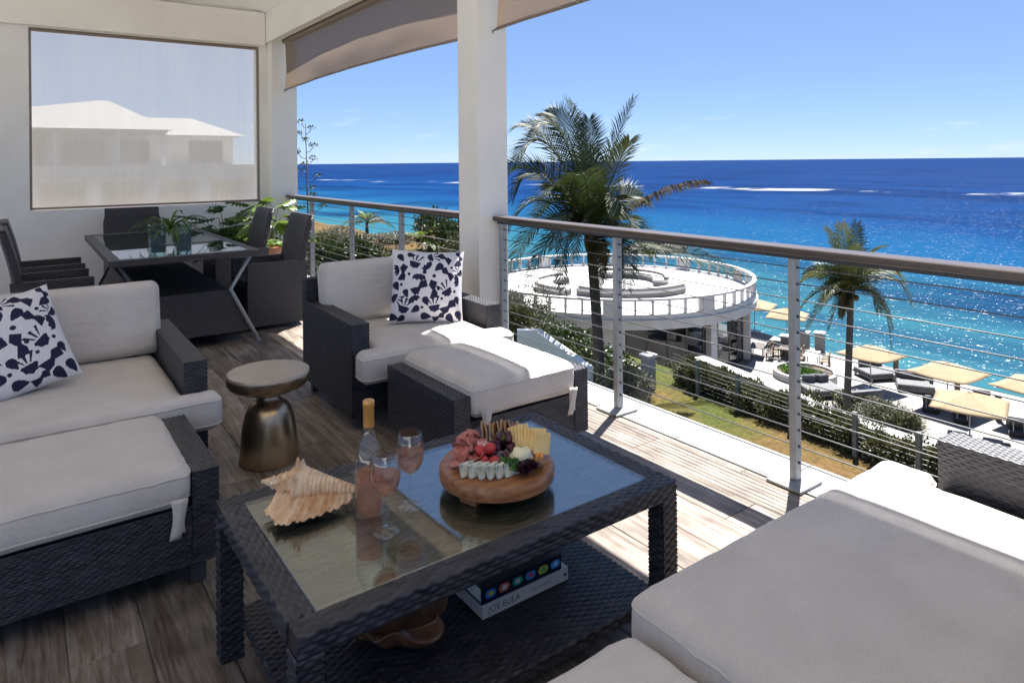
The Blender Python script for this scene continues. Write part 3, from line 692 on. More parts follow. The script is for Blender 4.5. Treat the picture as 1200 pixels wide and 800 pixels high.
# side table
t = thing('side_table', 'round pedestal side table of dark bronze with pale top', 'side table', (.985, 3.43, 0))
MB().lathe([(.135, .001), (.14, .008), (.138, .05), (.132, .12), (.122, .19), (.108, .245), (.09, .275), (.066, .292), (.052, .305), (.05, .318)], 48).build('pedestal', M['brass'], t, auto=50)
MB().lathe([(.05, .318), (.058, .326), (.09, .338), (.14, .352), (.17, .365), (.186, .378), (.194, .395), (.196, .412), (.196, .422)], 56).build('bowl_rim', M['brass'], t, auto=50)
MB().lathe([(.196, .4225), (.195, .432), (.19, .437), (.0, .4375)], 56, cap=False).build('top', M['brasstop'], t, auto=40)

# ---------------------------------------------------------------- on the coffee table
def revolve(name, prof, m, parent, n=40): return MB().lathe(prof, n, cap=False).build(name, m, parent, auto=55)
def bottle(loc):
    t = thing('wine_bottle', 'clear rose wine bottle with orange foil neck on the glass table', 'bottle', loc)
    r = .040
    prof = [(.0, .012), (.03, .004), (r-.003, .0), (r, .006), (r+.001, .10), (r, .135), (r-.003, .160), (r-.009, .185), (.022, .208), (.016, .226), (.0142, .245), (.014, .318)]
    revolve('glass_body', prof, M['bottleglass'], t)
    revolve('wine', [(.0, .013), (.034, .008), (r-.004, .012), (r-.003, .10), (r-.0035, .118), (.0, .1185)], M['rose'], t)
    revolve('foil', [(.0155, .246), (.0152, .30), (.0165, .302), (.0165, .316), (.0155, .320), (.0, .3205)], M['foil'], t)
    MB().lathe([(r+.0018, .03), (r+.0022, .088)], 40, cap=False)
    V = []; Fc = []
    for i in range(13):
        a = R(195+i*8)
        for z in (.030, .085): V.append(((r+.0016)*math.cos(a), (r+.0016)*math.sin(a), z))
    for i in range(12): Fc.append((2*i, 2*i+2, 2*i+3, 2*i+1))
    return t
bottle((.803, 1.825, TZ))
def wineglass(loc, level, label):
    t = thing('wine_glass', label, 'wine glass', loc, group='stemmed glasses of rose wine')
    revolve('bowl', [(.0045, .092), (.012, .096), (.026, .108), (.036, .126), (.0405, .146), (.0405, .165), (.0375, .19), (.0335, .214), (.0328, .2145), (.0366, .19), (.0395, .165), (.0395, .146), (.035, .127), (.025, .110), (.010, .0985), (.0, .097)], M['wineglass'], t)
    revolve('stem', [(.0032, .0905), (.003, .06), (.0034, .02), (.006, .009), (.018, .005), (.034, .002), (.035, .0008), (.0, .0004)], M['wineglass'], t)
    rad = lambda z: .0385 if z > .14 else .034
    revolve('wine', [(.0, .0985), (.010, .100), (.0235, .111), (.034, .128), (.0385, .146), (.0388, level-.002), (.0385, level), (.0, level)], M['rose'], t)
    return t
wineglass((.795, 1.700, TZ), .158, 'nearer wine glass of rose, in front of the bottle')
wineglass((.912, 1.785, TZ), .160, 'farther wine glass of rose, between the bottle and the food board')

def conch(loc, rz):
    """conch lying on its flared lip: local x runs from spire (-x) to canal (+x), the ribbed lip spreads to -y"""
    ns, nt_ = 120, 96; V = []; Fc = []; L = .275
    def base(s):
        if s < .34: k = s/.34; w_ = (k*5) % 1.0; return .004+.034*k**1.15+.005*(w_-.5)*k
        k = (s-.34)/.66; return .038+.030*sstep_(0, .10, k)-.058*k**.85
    def sstep_(a, b, x): t = min(1, max(0, (x-a)/(b-a))); return t*t*(3-2*t)
    def body(s, a):
        b_ = max(.005, base(s)); kn = 0
        if s < .34: kn = .35*b_*max(0, math.cos(a*7+s*30))**4*(.3+.7*((s/.34*5) % 1.0))
        sh = math.exp(-((s-.385)/.030)**2)
        for c_, h_ in ((92, .034), (48, .022), (138, .020), (8, .014), (182, .014)): kn += h_*sh*math.exp(-((((a-R(c_)+math.pi) % (2*math.pi))-math.pi)/.20)**2)
        rib = .0013*math.sin(s*150)*sstep_(.4, .5, s)+.0012*mnoise.noise(Vector((s*25, math.cos(a)*3, math.sin(a)*3)))
        r_ = b_+kn+rib
        return Vector(((s-.47)*L, r_*math.cos(a), .062+r_*.92*math.sin(a)-.030*s))
    for i in range(ns+1):
        for j in range(nt_): V.append(body(i/ns, 2*math.pi*j/nt_))
    for i in range(ns):
        for j in range(nt_): Fc.append((i*nt_+j, i*nt_+(j+1) % nt_, (i+1)*nt_+(j+1) % nt_, (i+1)*nt_+j))
    Fc.append(tuple(range(nt_))[::-1]); Fc.append(tuple(ns*nt_+j for j in range(nt_)))
    nu, nv = 130, 16; k0 = len(V)
    for side in (0, 1):
        for i in range(nu+1):
            u = i/nu; s = .20+.76*u; p0 = body(s, R(188)); wd = .100*math.sin(math.pi*min(1, .08+.92*u))**.55*(1.15-.35*u)
            for j in range(nv+1):
                v = j/nv; fold = .0042*math.sin(u*78)*min(1, v*1.6)*(1-.3*v); ew = 1+.05*math.sin(u*39)+.05*mnoise.noise(Vector((u*9, 0, 1)))
                y = p0.y+.012*(1-v)-wd*v*ew; z = .006+(p0.z-.006)*(1-v)**1.25+.010*v**5+fold; x = p0.x-.030*v*(.8-u)
                V.append(Vector((x, y, max(.001, z)-(.003 if side else 0))))
    m_ = (nu+1)*(nv+1)
    for i in range(nu):
        for j in range(nv):
            a = k0+i*(nv+1)+j; Fc.append((a, a+nv+1, a+nv+2, a+1)); a += m_; Fc.append((a, a+1, a+nv+2, a+nv+1))
    for i in range(nu): a = k0+i*(nv+1)+nv; Fc.append((a, a+nv+1, a+m_+nv+1, a+m_))
    zm = min(v.z for v in V); V = [v-Vector((0, 0, zm)) for v in V]
    o = obj('conch_shell', mesh('conch_shell', V, Fc, M['shell'], True), None, loc, (0, 0, rz))
    return tag(o, 'large cream and orange conch shell lying on the glass table', 'shell')
conch((.675, 1.985, TZ+.001), R(-34))

# serving board and food
BC = Vector((1.188, 1.742, 0)); BT = .528
t = thing('serving_board', 'round footed wooden serving board carrying cheese and fruit', 'serving board', (BC.x, BC.y, TZ))
MB().lathe([(.0, .026), (.168, .026), (.176, .031), (.178, .045), (.177, .064), (.172, .0725), (.0, .0735)], 64, cap=False).build('board', M['board'], t, auto=40)
for a in (200, 320, 80): MB().box(-.03, .03, -.022, .022, .0008, .0258).build('foot', M['board'], t, bevel=.006, loc=(.128*math.cos(R(a)), .128*math.sin(R(a)), 0), rot=(0, 0, R(a+90)))
FM = {k: mat('food_'+k, *v) for k, v in {
 'grape': ((.045, .008, .018), .25, (.10, .018, .035), 20), 'straw': ((.42, .022, .025), .35, (.55, .05, .04), 40), 'salami': ((.38, .085, .070), .5, (.58, .27, .22), 90),
 'cheddar': ((.85, .55, .17), .5, (.90, .68, .30), 9), 'orange': ((.85, .28, .03), .45, (.9, .36, .06), 9), 'brie': ((.86, .76, .45), .5, (.90, .84, .62), 14), 'blue': ((.80, .77, .62), .55, (.28, .33, .30), 40),
 'cracker': ((.36, .19, .085), .75, (.50, .31, .16), 60), 'nut': ((.28, .13, .055), .65, (.42, .23, .11), 50), 'fig': ((.80, .55, .50), .5, (.45, .05, .06), 60), 'kale': ((.05, .13, .02), .5, (.12, .25, .04), 40), 'berry': ((.03, .008, .02), .4, (.06, .012, .03), 30)}.items()}
Fd = lambda fx, fr, z=0: (BC.x+fx, BC.y+fr, BT+z)   # board-local offsets along X and Y
# screen-right is (+X,-Y); helper: r = right, f = away from the camera
def Fp(r, f, z=0): return (BC.x+r*.811+f*.585, BC.y-r*.585+f*.811, BT+z)
def ball_mesh(name, r, m, sx=1, sy=1, sz=1, seed=0, rough=0, n=14):
    V = []; Fc = []
    for i in range(n//2+1):
        ph = math.pi*i/(n//2)
        for j in range(n):
            a = 2*math.pi*j/n; d = Vector((math.sin(ph)*math.cos(a), math.sin(ph)*math.sin(a), math.cos(ph))); k = r*(1+rough*mnoise.noise(d*3+Vector((seed, 0, 0))))
            V.append((d.x*k*sx, d.y*k*sy, d.z*k*sz))
    for i in range(n//2):
        for j in range(n): Fc.append((i*n+j, (i+1)*n+j, (i+1)*n+(j+1) % n, i*n+(j+1) % n))
    return mesh(name, V, Fc, m, True)
rg = random.Random(4)
gb = thing('grape_bunch', 'bunch of dark red grapes in the middle of the serving board', 'grapes', Fp(.02, .02))
gm = ball_mesh('grape', .0115, FM['grape'], sz=1.12)
for k in range(64):
    a = rg.uniform(0, 6.28); q = rg.random()**.5; h = (1-q*q)*.066
    obj('grape', gm, gb, (q*.052*math.cos(a), q*.046*math.sin(a), .012+h*rg.uniform(.55, 1)), (rg.random(), rg.random(), 0))
MB().tube([(0, 0, .045), (.012, .014, .068), (.03, .02, .072)], .0018, 6).build('stalk', M['shrubolive'], gb)
sm_ = ball_mesh('strawberry', .017, FM['straw'], sz=1.15, n=16)
for k, (r_, f_, z_) in enumerate([(-.020, -.026, .050), (-.040, -.045, .020), (-.004, -.054, .022), (-.050, -.018, .040)]):
    tag(obj('strawberry', sm_, None, Fp(r_, f_, z_), (1.0, k, .4)), ('topmost of the red berries', 'leftmost red berry', 'red berry nearest the camera', 'red berry tucked behind the others beside the cured meat')[k]+' on the serving board', 'berry', 'red berries on the serving board')
sl = MB().lathe([(.0, -.001), (.026, -.0012), (.028, 0), (.026, .0012), (0, .001)], 20, cap=False)
sl_me = mesh('salami_slice', [(x_, y_, z_+.006*math.sin(x_*120)*math.cos(y_*90)) for x_, y_, z_ in sl.V], sl.F, FM['salami'], True)
for k in range(24):
    r_ = -.115+.012*(k % 6)+rg.uniform(-.004, .004); f_ = -.035+.030*(k//6)+rg.uniform(-.004, .006)
    tag(obj('salami_slice', sl_me, None, Fp(r_, f_, .016+.009*(k//6)+.004*(k % 3)), (R(35+rg.uniform(-25, 25)), R(rg.uniform(-35, 35)), rg.uniform(0, 6))), 'thin folded slice of cured meat on the left of the serving board', 'cured meat', 'cured meat slices on the serving board')
bl = mesh('blue_cheese_slice', *(lambda q: (q.V, q.F))(MB().prism([(-.026, -.007), (.026, -.007), (.020, .007), (-.020, .007)], 0, .036)), FM['blue'])
for k in range(6):
    r_ = -.085+.026*k; f_ = -.098-.010*math.sin(k/5*3.14)
    tag(obj('blue_cheese_slice', bl, None, Fp(r_, f_, .0015), (R(-14), 0, R(-38+rg.uniform(-10, 10)+50))), ORD[k]+' wedge from the left in the row of blue-veined cheese on the serving board', 'cheese', 'blue cheese wedges in a row')
ym = MB().box(-.031, .031, -.0045, .0045, -.032, .032).me('yellow_cheese_slice', FM['cheddar'], bevel=.0015)
for k in range(9):
    tag(obj('yellow_cheese_slice', ym, None, Fp(.048+.0115*k, .052-.004*k, .056-.002*abs(k-3)+.012*((k*5) % 4)/4), (R(-12), R(16), R(-50-5*k+90))), ORD[k]+' upright yellow cheese slice from the left, fanned on the serving board', 'cheese', 'fanned yellow cheese slices')
tag(obj('soft_cheese', ball_mesh('soft_cheese', .032, FM['brie'], 1.15, .9, .85, 3, .45, 20), None, Fp(.075, -.030, .026)), 'lump of pale creamy cheese on the right of the serving board', 'cheese')
for k, (r_, f_, z_, a_) in enumerate([(.128, .012, .0125, .3), (.130, -.014, .0125, .9)]):
    tag(MB().box(-.012, .012, -.012, .012, -.011, .011).build('cheese_cube', FM['orange'], None, bevel=.002, loc=Fp(r_, f_, z_), rot=(0, 0, a_)), ('farther' if k == 0 else 'nearer')+' orange cheese cube at the right rim of the serving board', 'cheese')
cm = MB().lathe([(0, -.0025), (.027, -.0025), (.029, 0), (.027, .0025), (0, .0025)], 18, cap=False).me('cracker', FM['cracker'], auto=40)
for k in range(10):
    tag(obj('cracker', cm, None, Fp(-.045+.0125*k, .094-.003*abs(k-5), .060+rg.uniform(-.003, .006)), (R(78), R(rg.uniform(-12, 12)), R(50+rg.uniform(-14, 14)))), ORD[k]+' round brown cracker from the left in the back row on the serving board', 'cracker', 'crackers on the serving board')
for k in range(7):
    s_ = (.118, -.045) if k < 4 else (-.03, -.072)
    tag(obj('walnut', ball_mesh('walnut', .0125, FM['nut'], 1.1, .9, .8, k, .9, 14), None, Fp(s_[0]+rg.uniform(-.018, .018), s_[1]+rg.uniform(-.014, .014), .012+.006*(k % 2)), (0, 0, k)), ('brown walnut at the right rim of the serving board' if k < 4 else 'brown walnut behind the blue cheese on the serving board'), 'nut', 'walnuts at the right rim' if k < 4 else 'walnuts behind the blue cheese')
tag(MB().lathe([(0, 0), (.017, .001), (.019, .005), (.016, .010), (0, .011)], 18, cap=False).build('fig_half', FM['fig'], None, auto=50, loc=Fp(-.045, .012, .045), rot=(R(35), R(-10), 0)), 'pale pink halved fig on top of the cured meat', 'fruit')
tag(MB().lathe([(0, 0), (.015, .001), (.017, .005), (.014, .010), (0, .011)], 18, cap=False).build('lime_half', M['leafy'], None, auto=50, loc=Fp(.012, .020, .066), rot=(R(30), R(10), 0)), 'small green fruit slice on top of the grapes', 'fruit')
V, Fc = leaf_cloud(420, .034, .026, .034, .014, 21, .5, elong=1.3); tag(obj('kale_sprig', mesh('kale_sprig', V, Fc, FM['kale']), None, Fp(.040, -.078, .001)), 'curly green herb sprig in front of the grapes', 'herb')
V, Fc = leaf_cloud(220, .040, .022, .018, .016, 22, .4, elong=1.3); tag(obj('purple_sprig', mesh('purple_sprig', V, Fc, FM['berry']), None, Fp(.085, -.090, .001)), 'dark purple leaf garnish at the front right of the serving board', 'herb')

# books and burl bowl on the shelf
SH = .1225
def book(name, label, x0, x1, y0, y1, z0, z1, cover):
    cx, cy_ = (x0+x1)/2, (y0+y1)/2; t = thing(name, label, 'book', (cx, cy_, z0)); hx, hy, h = (x1-x0)/2, (y1-y0)/2, z1-z0
    MB().box(-hx, hx, -hy, hy, .0004, .003).box(-hx, hx, -hy, hy, h-.003, h).box(-hx, hx, -hy, -hy+.003, .003, h-.003).build('cover', cover, t)
    boxo('pages', -hx+.004, hx-.004, -hy+.0032, hy-.004, .0032, h-.0032, M['page'], t)
    return t, hx, hy, h
def text_mesh(s, size, m, parent, loc, rot, name='lettering', spacing=1.0):
    cu = bpy.data.curves.new('t', 'FONT'); cu.body = s; cu.size = size; cu.align_x = 'CENTER'; cu.align_y = 'CENTER'; cu.space_character = spacing
    tmp = bpy.data.objects.new('t', cu); COL.objects.link(tmp); dg = bpy.context.evaluated_depsgraph_get()
    me = bpy.data.meshes.new_from_object(tmp.evaluated_get(dg)); bpy.data.objects.remove(tmp); me.materials.clear(); me.materials.append(m); me.name = name
    return obj(name, me, parent, loc, rot)
t, hx, hy, h = book('book', 'thick ivory book at the bottom of the pair on the table shelf', 1.08, 1.405, 1.665, 1.905, SH, SH+.040, M['ivory'])
text_mesh('JOE EULA', .026, M['ink'], t, (-.085, -hy-.0006, h/2), (R(90), 0, 0), spacing=1.05)
text_mesh('A LIFE IN FASHION', .009, M['ink'], t, (.055, -hy-.0006, h/2), (R(90), 0, 0))
MB().lathe([(0, 0), (.006, 0)], 12, cap=False).build('emblem', M['ink'], t, loc=(.150, -hy-.0006, h/2), rot=(R(90), 0, 0))
t, hx, hy, h = book('book', 'thick navy book with bright coloured badges on its spine, on the ivory book', 1.078, 1.380, 1.668, 1.885, SH+.0405, SH+.0895, M['navy'])
cols = [(.04, .25, .65), (.75, .20, .08), (.02, .40, .22), (.04, .30, .75), (.60, .62, .06), (.04, .38, .85)]; c2 = [(.7, .6, .05), (.75, .75, .75), (.7, .7, .7), (.8, .1, .1), (.1, .5, .3), (.5, .8, .9)]
for k in range(6):
    x_ = -.118+.049*k; a = .021; b_ = .012; mt = mat('badge_%d' % k, cols[k], .5); m2 = mat('badge_mark_%d' % k, c2[k], .5)
    hexp = [(-a, 0), (-a*.6, -b_), (a*.6, -b_), (a, 0), (a*.6, b_), (-a*.6, b_)]
    q = obj('badge', mesh('badge', [(x, 0, z) for x, z in hexp], [(0, 1, 2, 3, 4, 5)], mt), t, (x_, -hy-.0005, h/2))
    hexq = [(-a*.5, -.003), (a*.1, -b_*.6), (a*.5, -.001), (a*.35, b_*.6), (-a*.2, b_*.55)]
    obj('badge_mark', mesh('badge_mark', [(x, -.0005, z) for x, z in hexq], [(0, 1, 2, 3, 4)], m2), q)
lav = mat('print_lavender', (.10, .10, .55), .4); cya = mat('print_cyan', (.04, .32, .75), .4); pal = mat('print_pale', (.60, .62, .72), .5)
for nm, mm, q in (('cover_print', lav, [(.055, .055), (.105, .075), (.09, .095), (.045, .075)]), ('cover_print', cya, [(.015, .045), (.055, .055), (.045, .075), (.03, .07)]), ('cover_print', pal, [(-.085, -.02), (-.045, -.02), (-.04, .015), (-.065, .03), (-.09, .01)]),
                  ('cover_print', pal, [(.112, .02), (.117, .02), (.117, .06), (.112, .06)]), ('cover_print', pal, [(.121, .02), (.125, .02), (.125, .065), (.121, .065)]), ('cover_print', pal, [(.129, .02), (.133, .02), (.133, .06), (.129, .06)])):
    obj(nm, mesh(nm, [(x, y, h+.0006) for x, y in q], [tuple(range(len(q)))], mm), t)
def burl(loc, rz):
    V = []; Fc = []; n, k = 64, 26
    for j in range(k+1):
        v = j/k
        for i in range(n):
            a = 2*math.pi*i/n
            if v < .5: q = v/.5; rr = .055+.105*q**.8; z = .002+.085*q**1.6
            else: q = (v-.5)/.5; rr = .16-.130*q**1.1; z = .087-.070*q**.6
            w_ = 1+.13*math.sin(3*a+.6)+.09*math.sin(5*a+2)+.05*math.sin(9*a); edge_ = math.sin(math.pi*v)
            z += edge_*(.030*math.sin(2*a+.4)+.018*math.sin(5*a))
            V.append((rr*w_*1.12*math.cos(a), rr*w_*.85*math.sin(a), max(.002, z)))
    for j in range(k):
        for i in range(n): Fc.append((j*n+i, j*n+(i+1) % n, (j+1)*n+(i+1) % n, (j+1)*n+i))
    Fc.append(tuple(range(n))[::-1]); Fc.append(tuple(k*n+i for i in range(n)))
    return tag(obj('burl_bowl', mesh('burl_bowl', V, Fc, M['burl'], True), None, loc, (0, 0, rz)), 'dark polished burl wood bowl with a wavy rim on the table shelf', 'bowl')
o_ = burl((.865, 1.745, SH), R(10)); o_.scale = (.82, .82, .72)

# ---------------------------------------------------------------- dining set
t = thing('dining_table', 'long dining table with glass top and flared woven base by the far wall', 'dining table', (1.07, 7.0, 0)); hx, hy = .54, 1.2
for a in ((-hx, hx, -hy, -hy+.075), (-hx, hx, hy-.075, hy), (-hx, -hx+.075, -hy+.0755, hy-.0755), (hx-.075, hx, -hy+.0755, hy-.0755)): boxo('frame', *a, .70, .748, M['weave'], t, .006)
boxo('glass_top', -hx+.076, hx-.076, -hy+.076, hy-.076, .735, .745, M['tglass'], t)
boxo('under_panel', -hx+.076, hx-.076, -hy+.076, hy-.076, .712, .722, M['weave'], t)
q = .40; zt = .43
top = [(-hx+.22, -hy+.1), (hx-.22, -hy+.1), (hx-.22, hy-.1), (-hx+.22, hy-.1)]; bot = [(-hx+.08, -hy+.0), (hx-.08, -hy+.0), (hx-.08, hy-.0), (-hx+.08, hy-.0)]
Vb = [(x, y, .10) for x, y in bot]+[(x, y, zt) for x, y in top]
obj('woven_skirt', mesh('woven_skirt', Vb, [(0, 1, 5, 4), (1, 2, 6, 5), (2, 3, 7, 6), (3, 0, 4, 7)], M['weave']), t)
obj('skirt_top', mesh('skirt_top', [(x, y, zt-.002) for x, y in top], [(0, 1, 2, 3)], M['wickin']), t)
for sx in (-1, 1):
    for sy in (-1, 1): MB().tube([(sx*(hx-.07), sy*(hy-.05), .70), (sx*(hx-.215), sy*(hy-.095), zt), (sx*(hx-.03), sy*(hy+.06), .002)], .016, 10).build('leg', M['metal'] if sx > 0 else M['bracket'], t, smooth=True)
def dining_chair(loc, rz, label):
    t = thing('dining_chair', label, 'chair', loc, rz, 'woven dining chairs')
    side = [(-.27, .03), (.22, .03), (.27, .585), (-.27, .585)]
    for sx in (-.285, .235):
        V = [(sx, y, z) for y, z in side]+[(sx+.05, y, z) for y, z in side]
        MB().add(V, [(0, 1, 2, 3), (7, 6, 5, 4), (0, 4, 5, 1), (1, 5, 6, 2), (2, 6, 7, 3), (3, 7, 4, 0)]).build('side_panel', M['weave'], t, bevel=.012)
    boxo('seat', -.233, .233, -.27, .20, .36, .43, M['weave'], t, .015)
    boxo('front_panel', -.233, .233, -.262, -.235, .04, .358, M['weave'], t)
    V = []; Fc = []; nz, nx = 12, 8
    for s in (0, 1):
        for j in range(nz+1):
            z = .05+.93*j/nz; y0 = .20+.10*max(0, (z-.45)/.5)**1.5
            for i in range(nx+1):
                u = 2*i/nx-1; V.append((u*.283*(1-.06*(z > .9)), y0+.045*s+.025*(1-u*u)-.02, z))
    m_ = (nz+1)*(nx+1)
    for j in range(nz):
        for i in range(nx):
            a = j*(nx+1)+i; Fc.append((a, a+1, a+nx+2, a+nx+1)); Fc.append((m_+a, m_+a+nx+1, m_+a+nx+2, m_+a+1))
    for i in range(nx): a = nz*(nx+1)+i; Fc.append((a, a+1, m_+a+1, m_+a))
    for j in range(nz):
        a = j*(nx+1); Fc.append((a, a+nx+1, m_+a+nx+1, m_+a)); a += nx; Fc.append((a+nx+1, a, m_+a, m_+a+nx+1))
    obj('backrest', mesh('backrest', V, Fc, M['weave'], True), t)
    return t
dc = dining_chair((1.86, 6.42, 0), R(90-180), 'woven dining chair nearest the railing, at the near end of the table')
dc.rotation_euler = (0, 0, R(-90))
dup(dc, (1.86, 7.62, 0), R(-90), 'woven dining chair on the railing side, nearer the potted plants')
dup(dc, (.20, 6.55, 0), R(90), 'nearer woven dining chair on the inner side of the table')
dup(dc, (.20, 7.45, 0), R(90), 'farther woven dining chair on the inner side of the table')
dup(dc, (1.02, 8.42, 0), R(0), 'woven dining chair at the far head of the table, under the mesh screen')

# strap-leaved plant in glass vases on the dining table
def blade(pts, w, m, parent, name='leaf'):
    V = []; Fc = []; n = len(pts)
    for i, p in enumerate(pts):
        t_ = (Vector(pts[min(i+1, n-1)])-Vector(pts[max(i-1, 0)])).normalized(); s = t_.cross(Vector((0, 0, 1)))
        s = s.normalized() if s.length > 1e-3 else Vector((1, 0, 0)); ww = w*math.sin(math.pi*(.12+.88*(1-i/(n-1))*.9))**.8*(1 if i < n-1 else .1)
        V += [Vector(p)-s*ww/2, Vector(p)-Vector((0, 0, ww*.18)), Vector(p)+s*ww/2]
    for i in range(n-1): a = 3*i; Fc += [(a, a+1, a+4, a+3), (a+1, a+2, a+5, a+4)]
    return obj(name, mesh(name, V, Fc, m, True, uv=False), parent)
def strap_plant(loc, n, L, seed):
    t = thing('strap_plant', 'arching strap-leaved green plant in the vases on the dining table', 'plant', loc); rg = random.Random(seed)
    for k in range(n):
        a = rg.uniform(0, 6.28); l = L*rg.uniform(.55, 1.1); el = rg.uniform(.5, 1.3); p = Vector((rg.uniform(-.02, .02), rg.uniform(-.02, .02), 0)); pts = [p.copy()]
        for i in range(9):
            e_ = el-1.9*(i/8)**1.3*rg.uniform(.8, 1.1); p += Vector((math.cos(a)*math.cos(e_), math.sin(a)*math.cos(e_), math.sin(e_)))*l/9; pts.append(p.copy())
        blade(pts, .028, M['leaf'] if rg.random() < .6 else M['leafy'], t)
    return t
for k, (px_, py_) in enumerate(((1.00, 6.86), (1.20, 6.80))):
    t = thing('glass_vase', ('left' if k == 0 else 'right')+' square green glass vase on the dining table', 'vase', (px_, py_, .7485)); s = .065; h_ = .17
    o = MB().box(-s, s, -s, -s+.006, 0, h_).box(-s, s, s-.006, s, 0, h_).box(-s, -s+.006, -s+.006, s-.006, 0, h_).box(s-.006, s, -s+.006, s-.006, 0, h_).build('wall', M['vase'], t)
    boxo('water_and_stones', -s+.008, s-.008, -s+.008, s-.008, .001, .07, M['soil'], t, .004)
strap_plant((1.10, 6.83, .84), 34, .42, 5)

# potted plants by the corner column
def potted(loc, label, pot_label, seed, hgt, m, nl, pot_r=.19, pot_h=.42):
    t = thing('potted_plant', label, 'plant', loc); rg = random.Random(seed)
    MB().lathe([(0, .002), (pot_r*.72, .002), (pot_r*.8, .02), (pot_r, pot_h-.03), (pot_r*1.08, pot_h-.028), (pot_r*1.08, pot_h), (pot_r*.95, pot_h), (pot_r*.9, pot_h-.05), (0, pot_h-.05)], 28, cap=False).build('pot', M['terracotta'], t, auto=40)
    lm = []
    for v in range(3):   # lobed leaf: midrib with fingers
        V = [(0, 0, 0)]; Fc = []; n = 7
        for i in range(n):
            s = i/(n-1); y = .02+.24*s
            for sg in (-1, 1):
                l_ = (.11*math.sin(math.pi*(.18+.75*s)))*(1+.2*rg.uniform(-1, 1)); k0 = len(V)
                V += [(0, y-.018, 0), (0, y+.018, 0), (sg*l_*.6, y+.058, .008), (sg*l_, y+.06+.02*s, -.02), (sg*l_*.6, y+.008, .008)]
                Fc.append((k0, k0+4, k0+3, k0+2, k0+1) if sg > 0 else (k0, k0+1, k0+2, k0+3, k0+4))
        lm.append(mesh('leaf', V, Fc, m, False, uv=False))
    for k in range(nl):
        a = rg.uniform(0, 6.28); e_ = rg.uniform(.15, 1.35); l_ = hgt*rg.uniform(.35, 1)*(.55+.45*math.sin(e_)); r_ = math.cos(e_)*l_*.8; z = pot_h-.05+math.sin(e_)*l_
        base = Vector((.03*math.cos(a), .03*math.sin(a), pot_h-.06)); tip = Vector((r_*math.cos(a), r_*math.sin(a), z)); tip.y = min(tip.y, 8.93-loc[1]-.02)
        MB().tube([base, (base+tip)/2+Vector((0, 0, .05)), tip], .004, 4, False).build('stem', m, t)
        obj('leaf', lm[k % 3], t, tip, (rg.uniform(-.6, .35), rg.uniform(-.4, .4), a-math.pi/2+rg.uniform(-.4, .4)))
    return t
potted((1.98, 8.45, .001), 'green lobed-leaf potted plant under the right end of the mesh screen', '', 31, .62, M['leaf'], 46)
potted((2.36, 8.28, .001), 'bright yellow-green potted plant in a terracotta pot by the corner column', '', 32, .66, M['leafy'], 36, .2, .48)
# ================================================================ OUTDOORS
T, LZ, SEA = -11.35, -6.05, -14.0
KO = 12.8/9.5
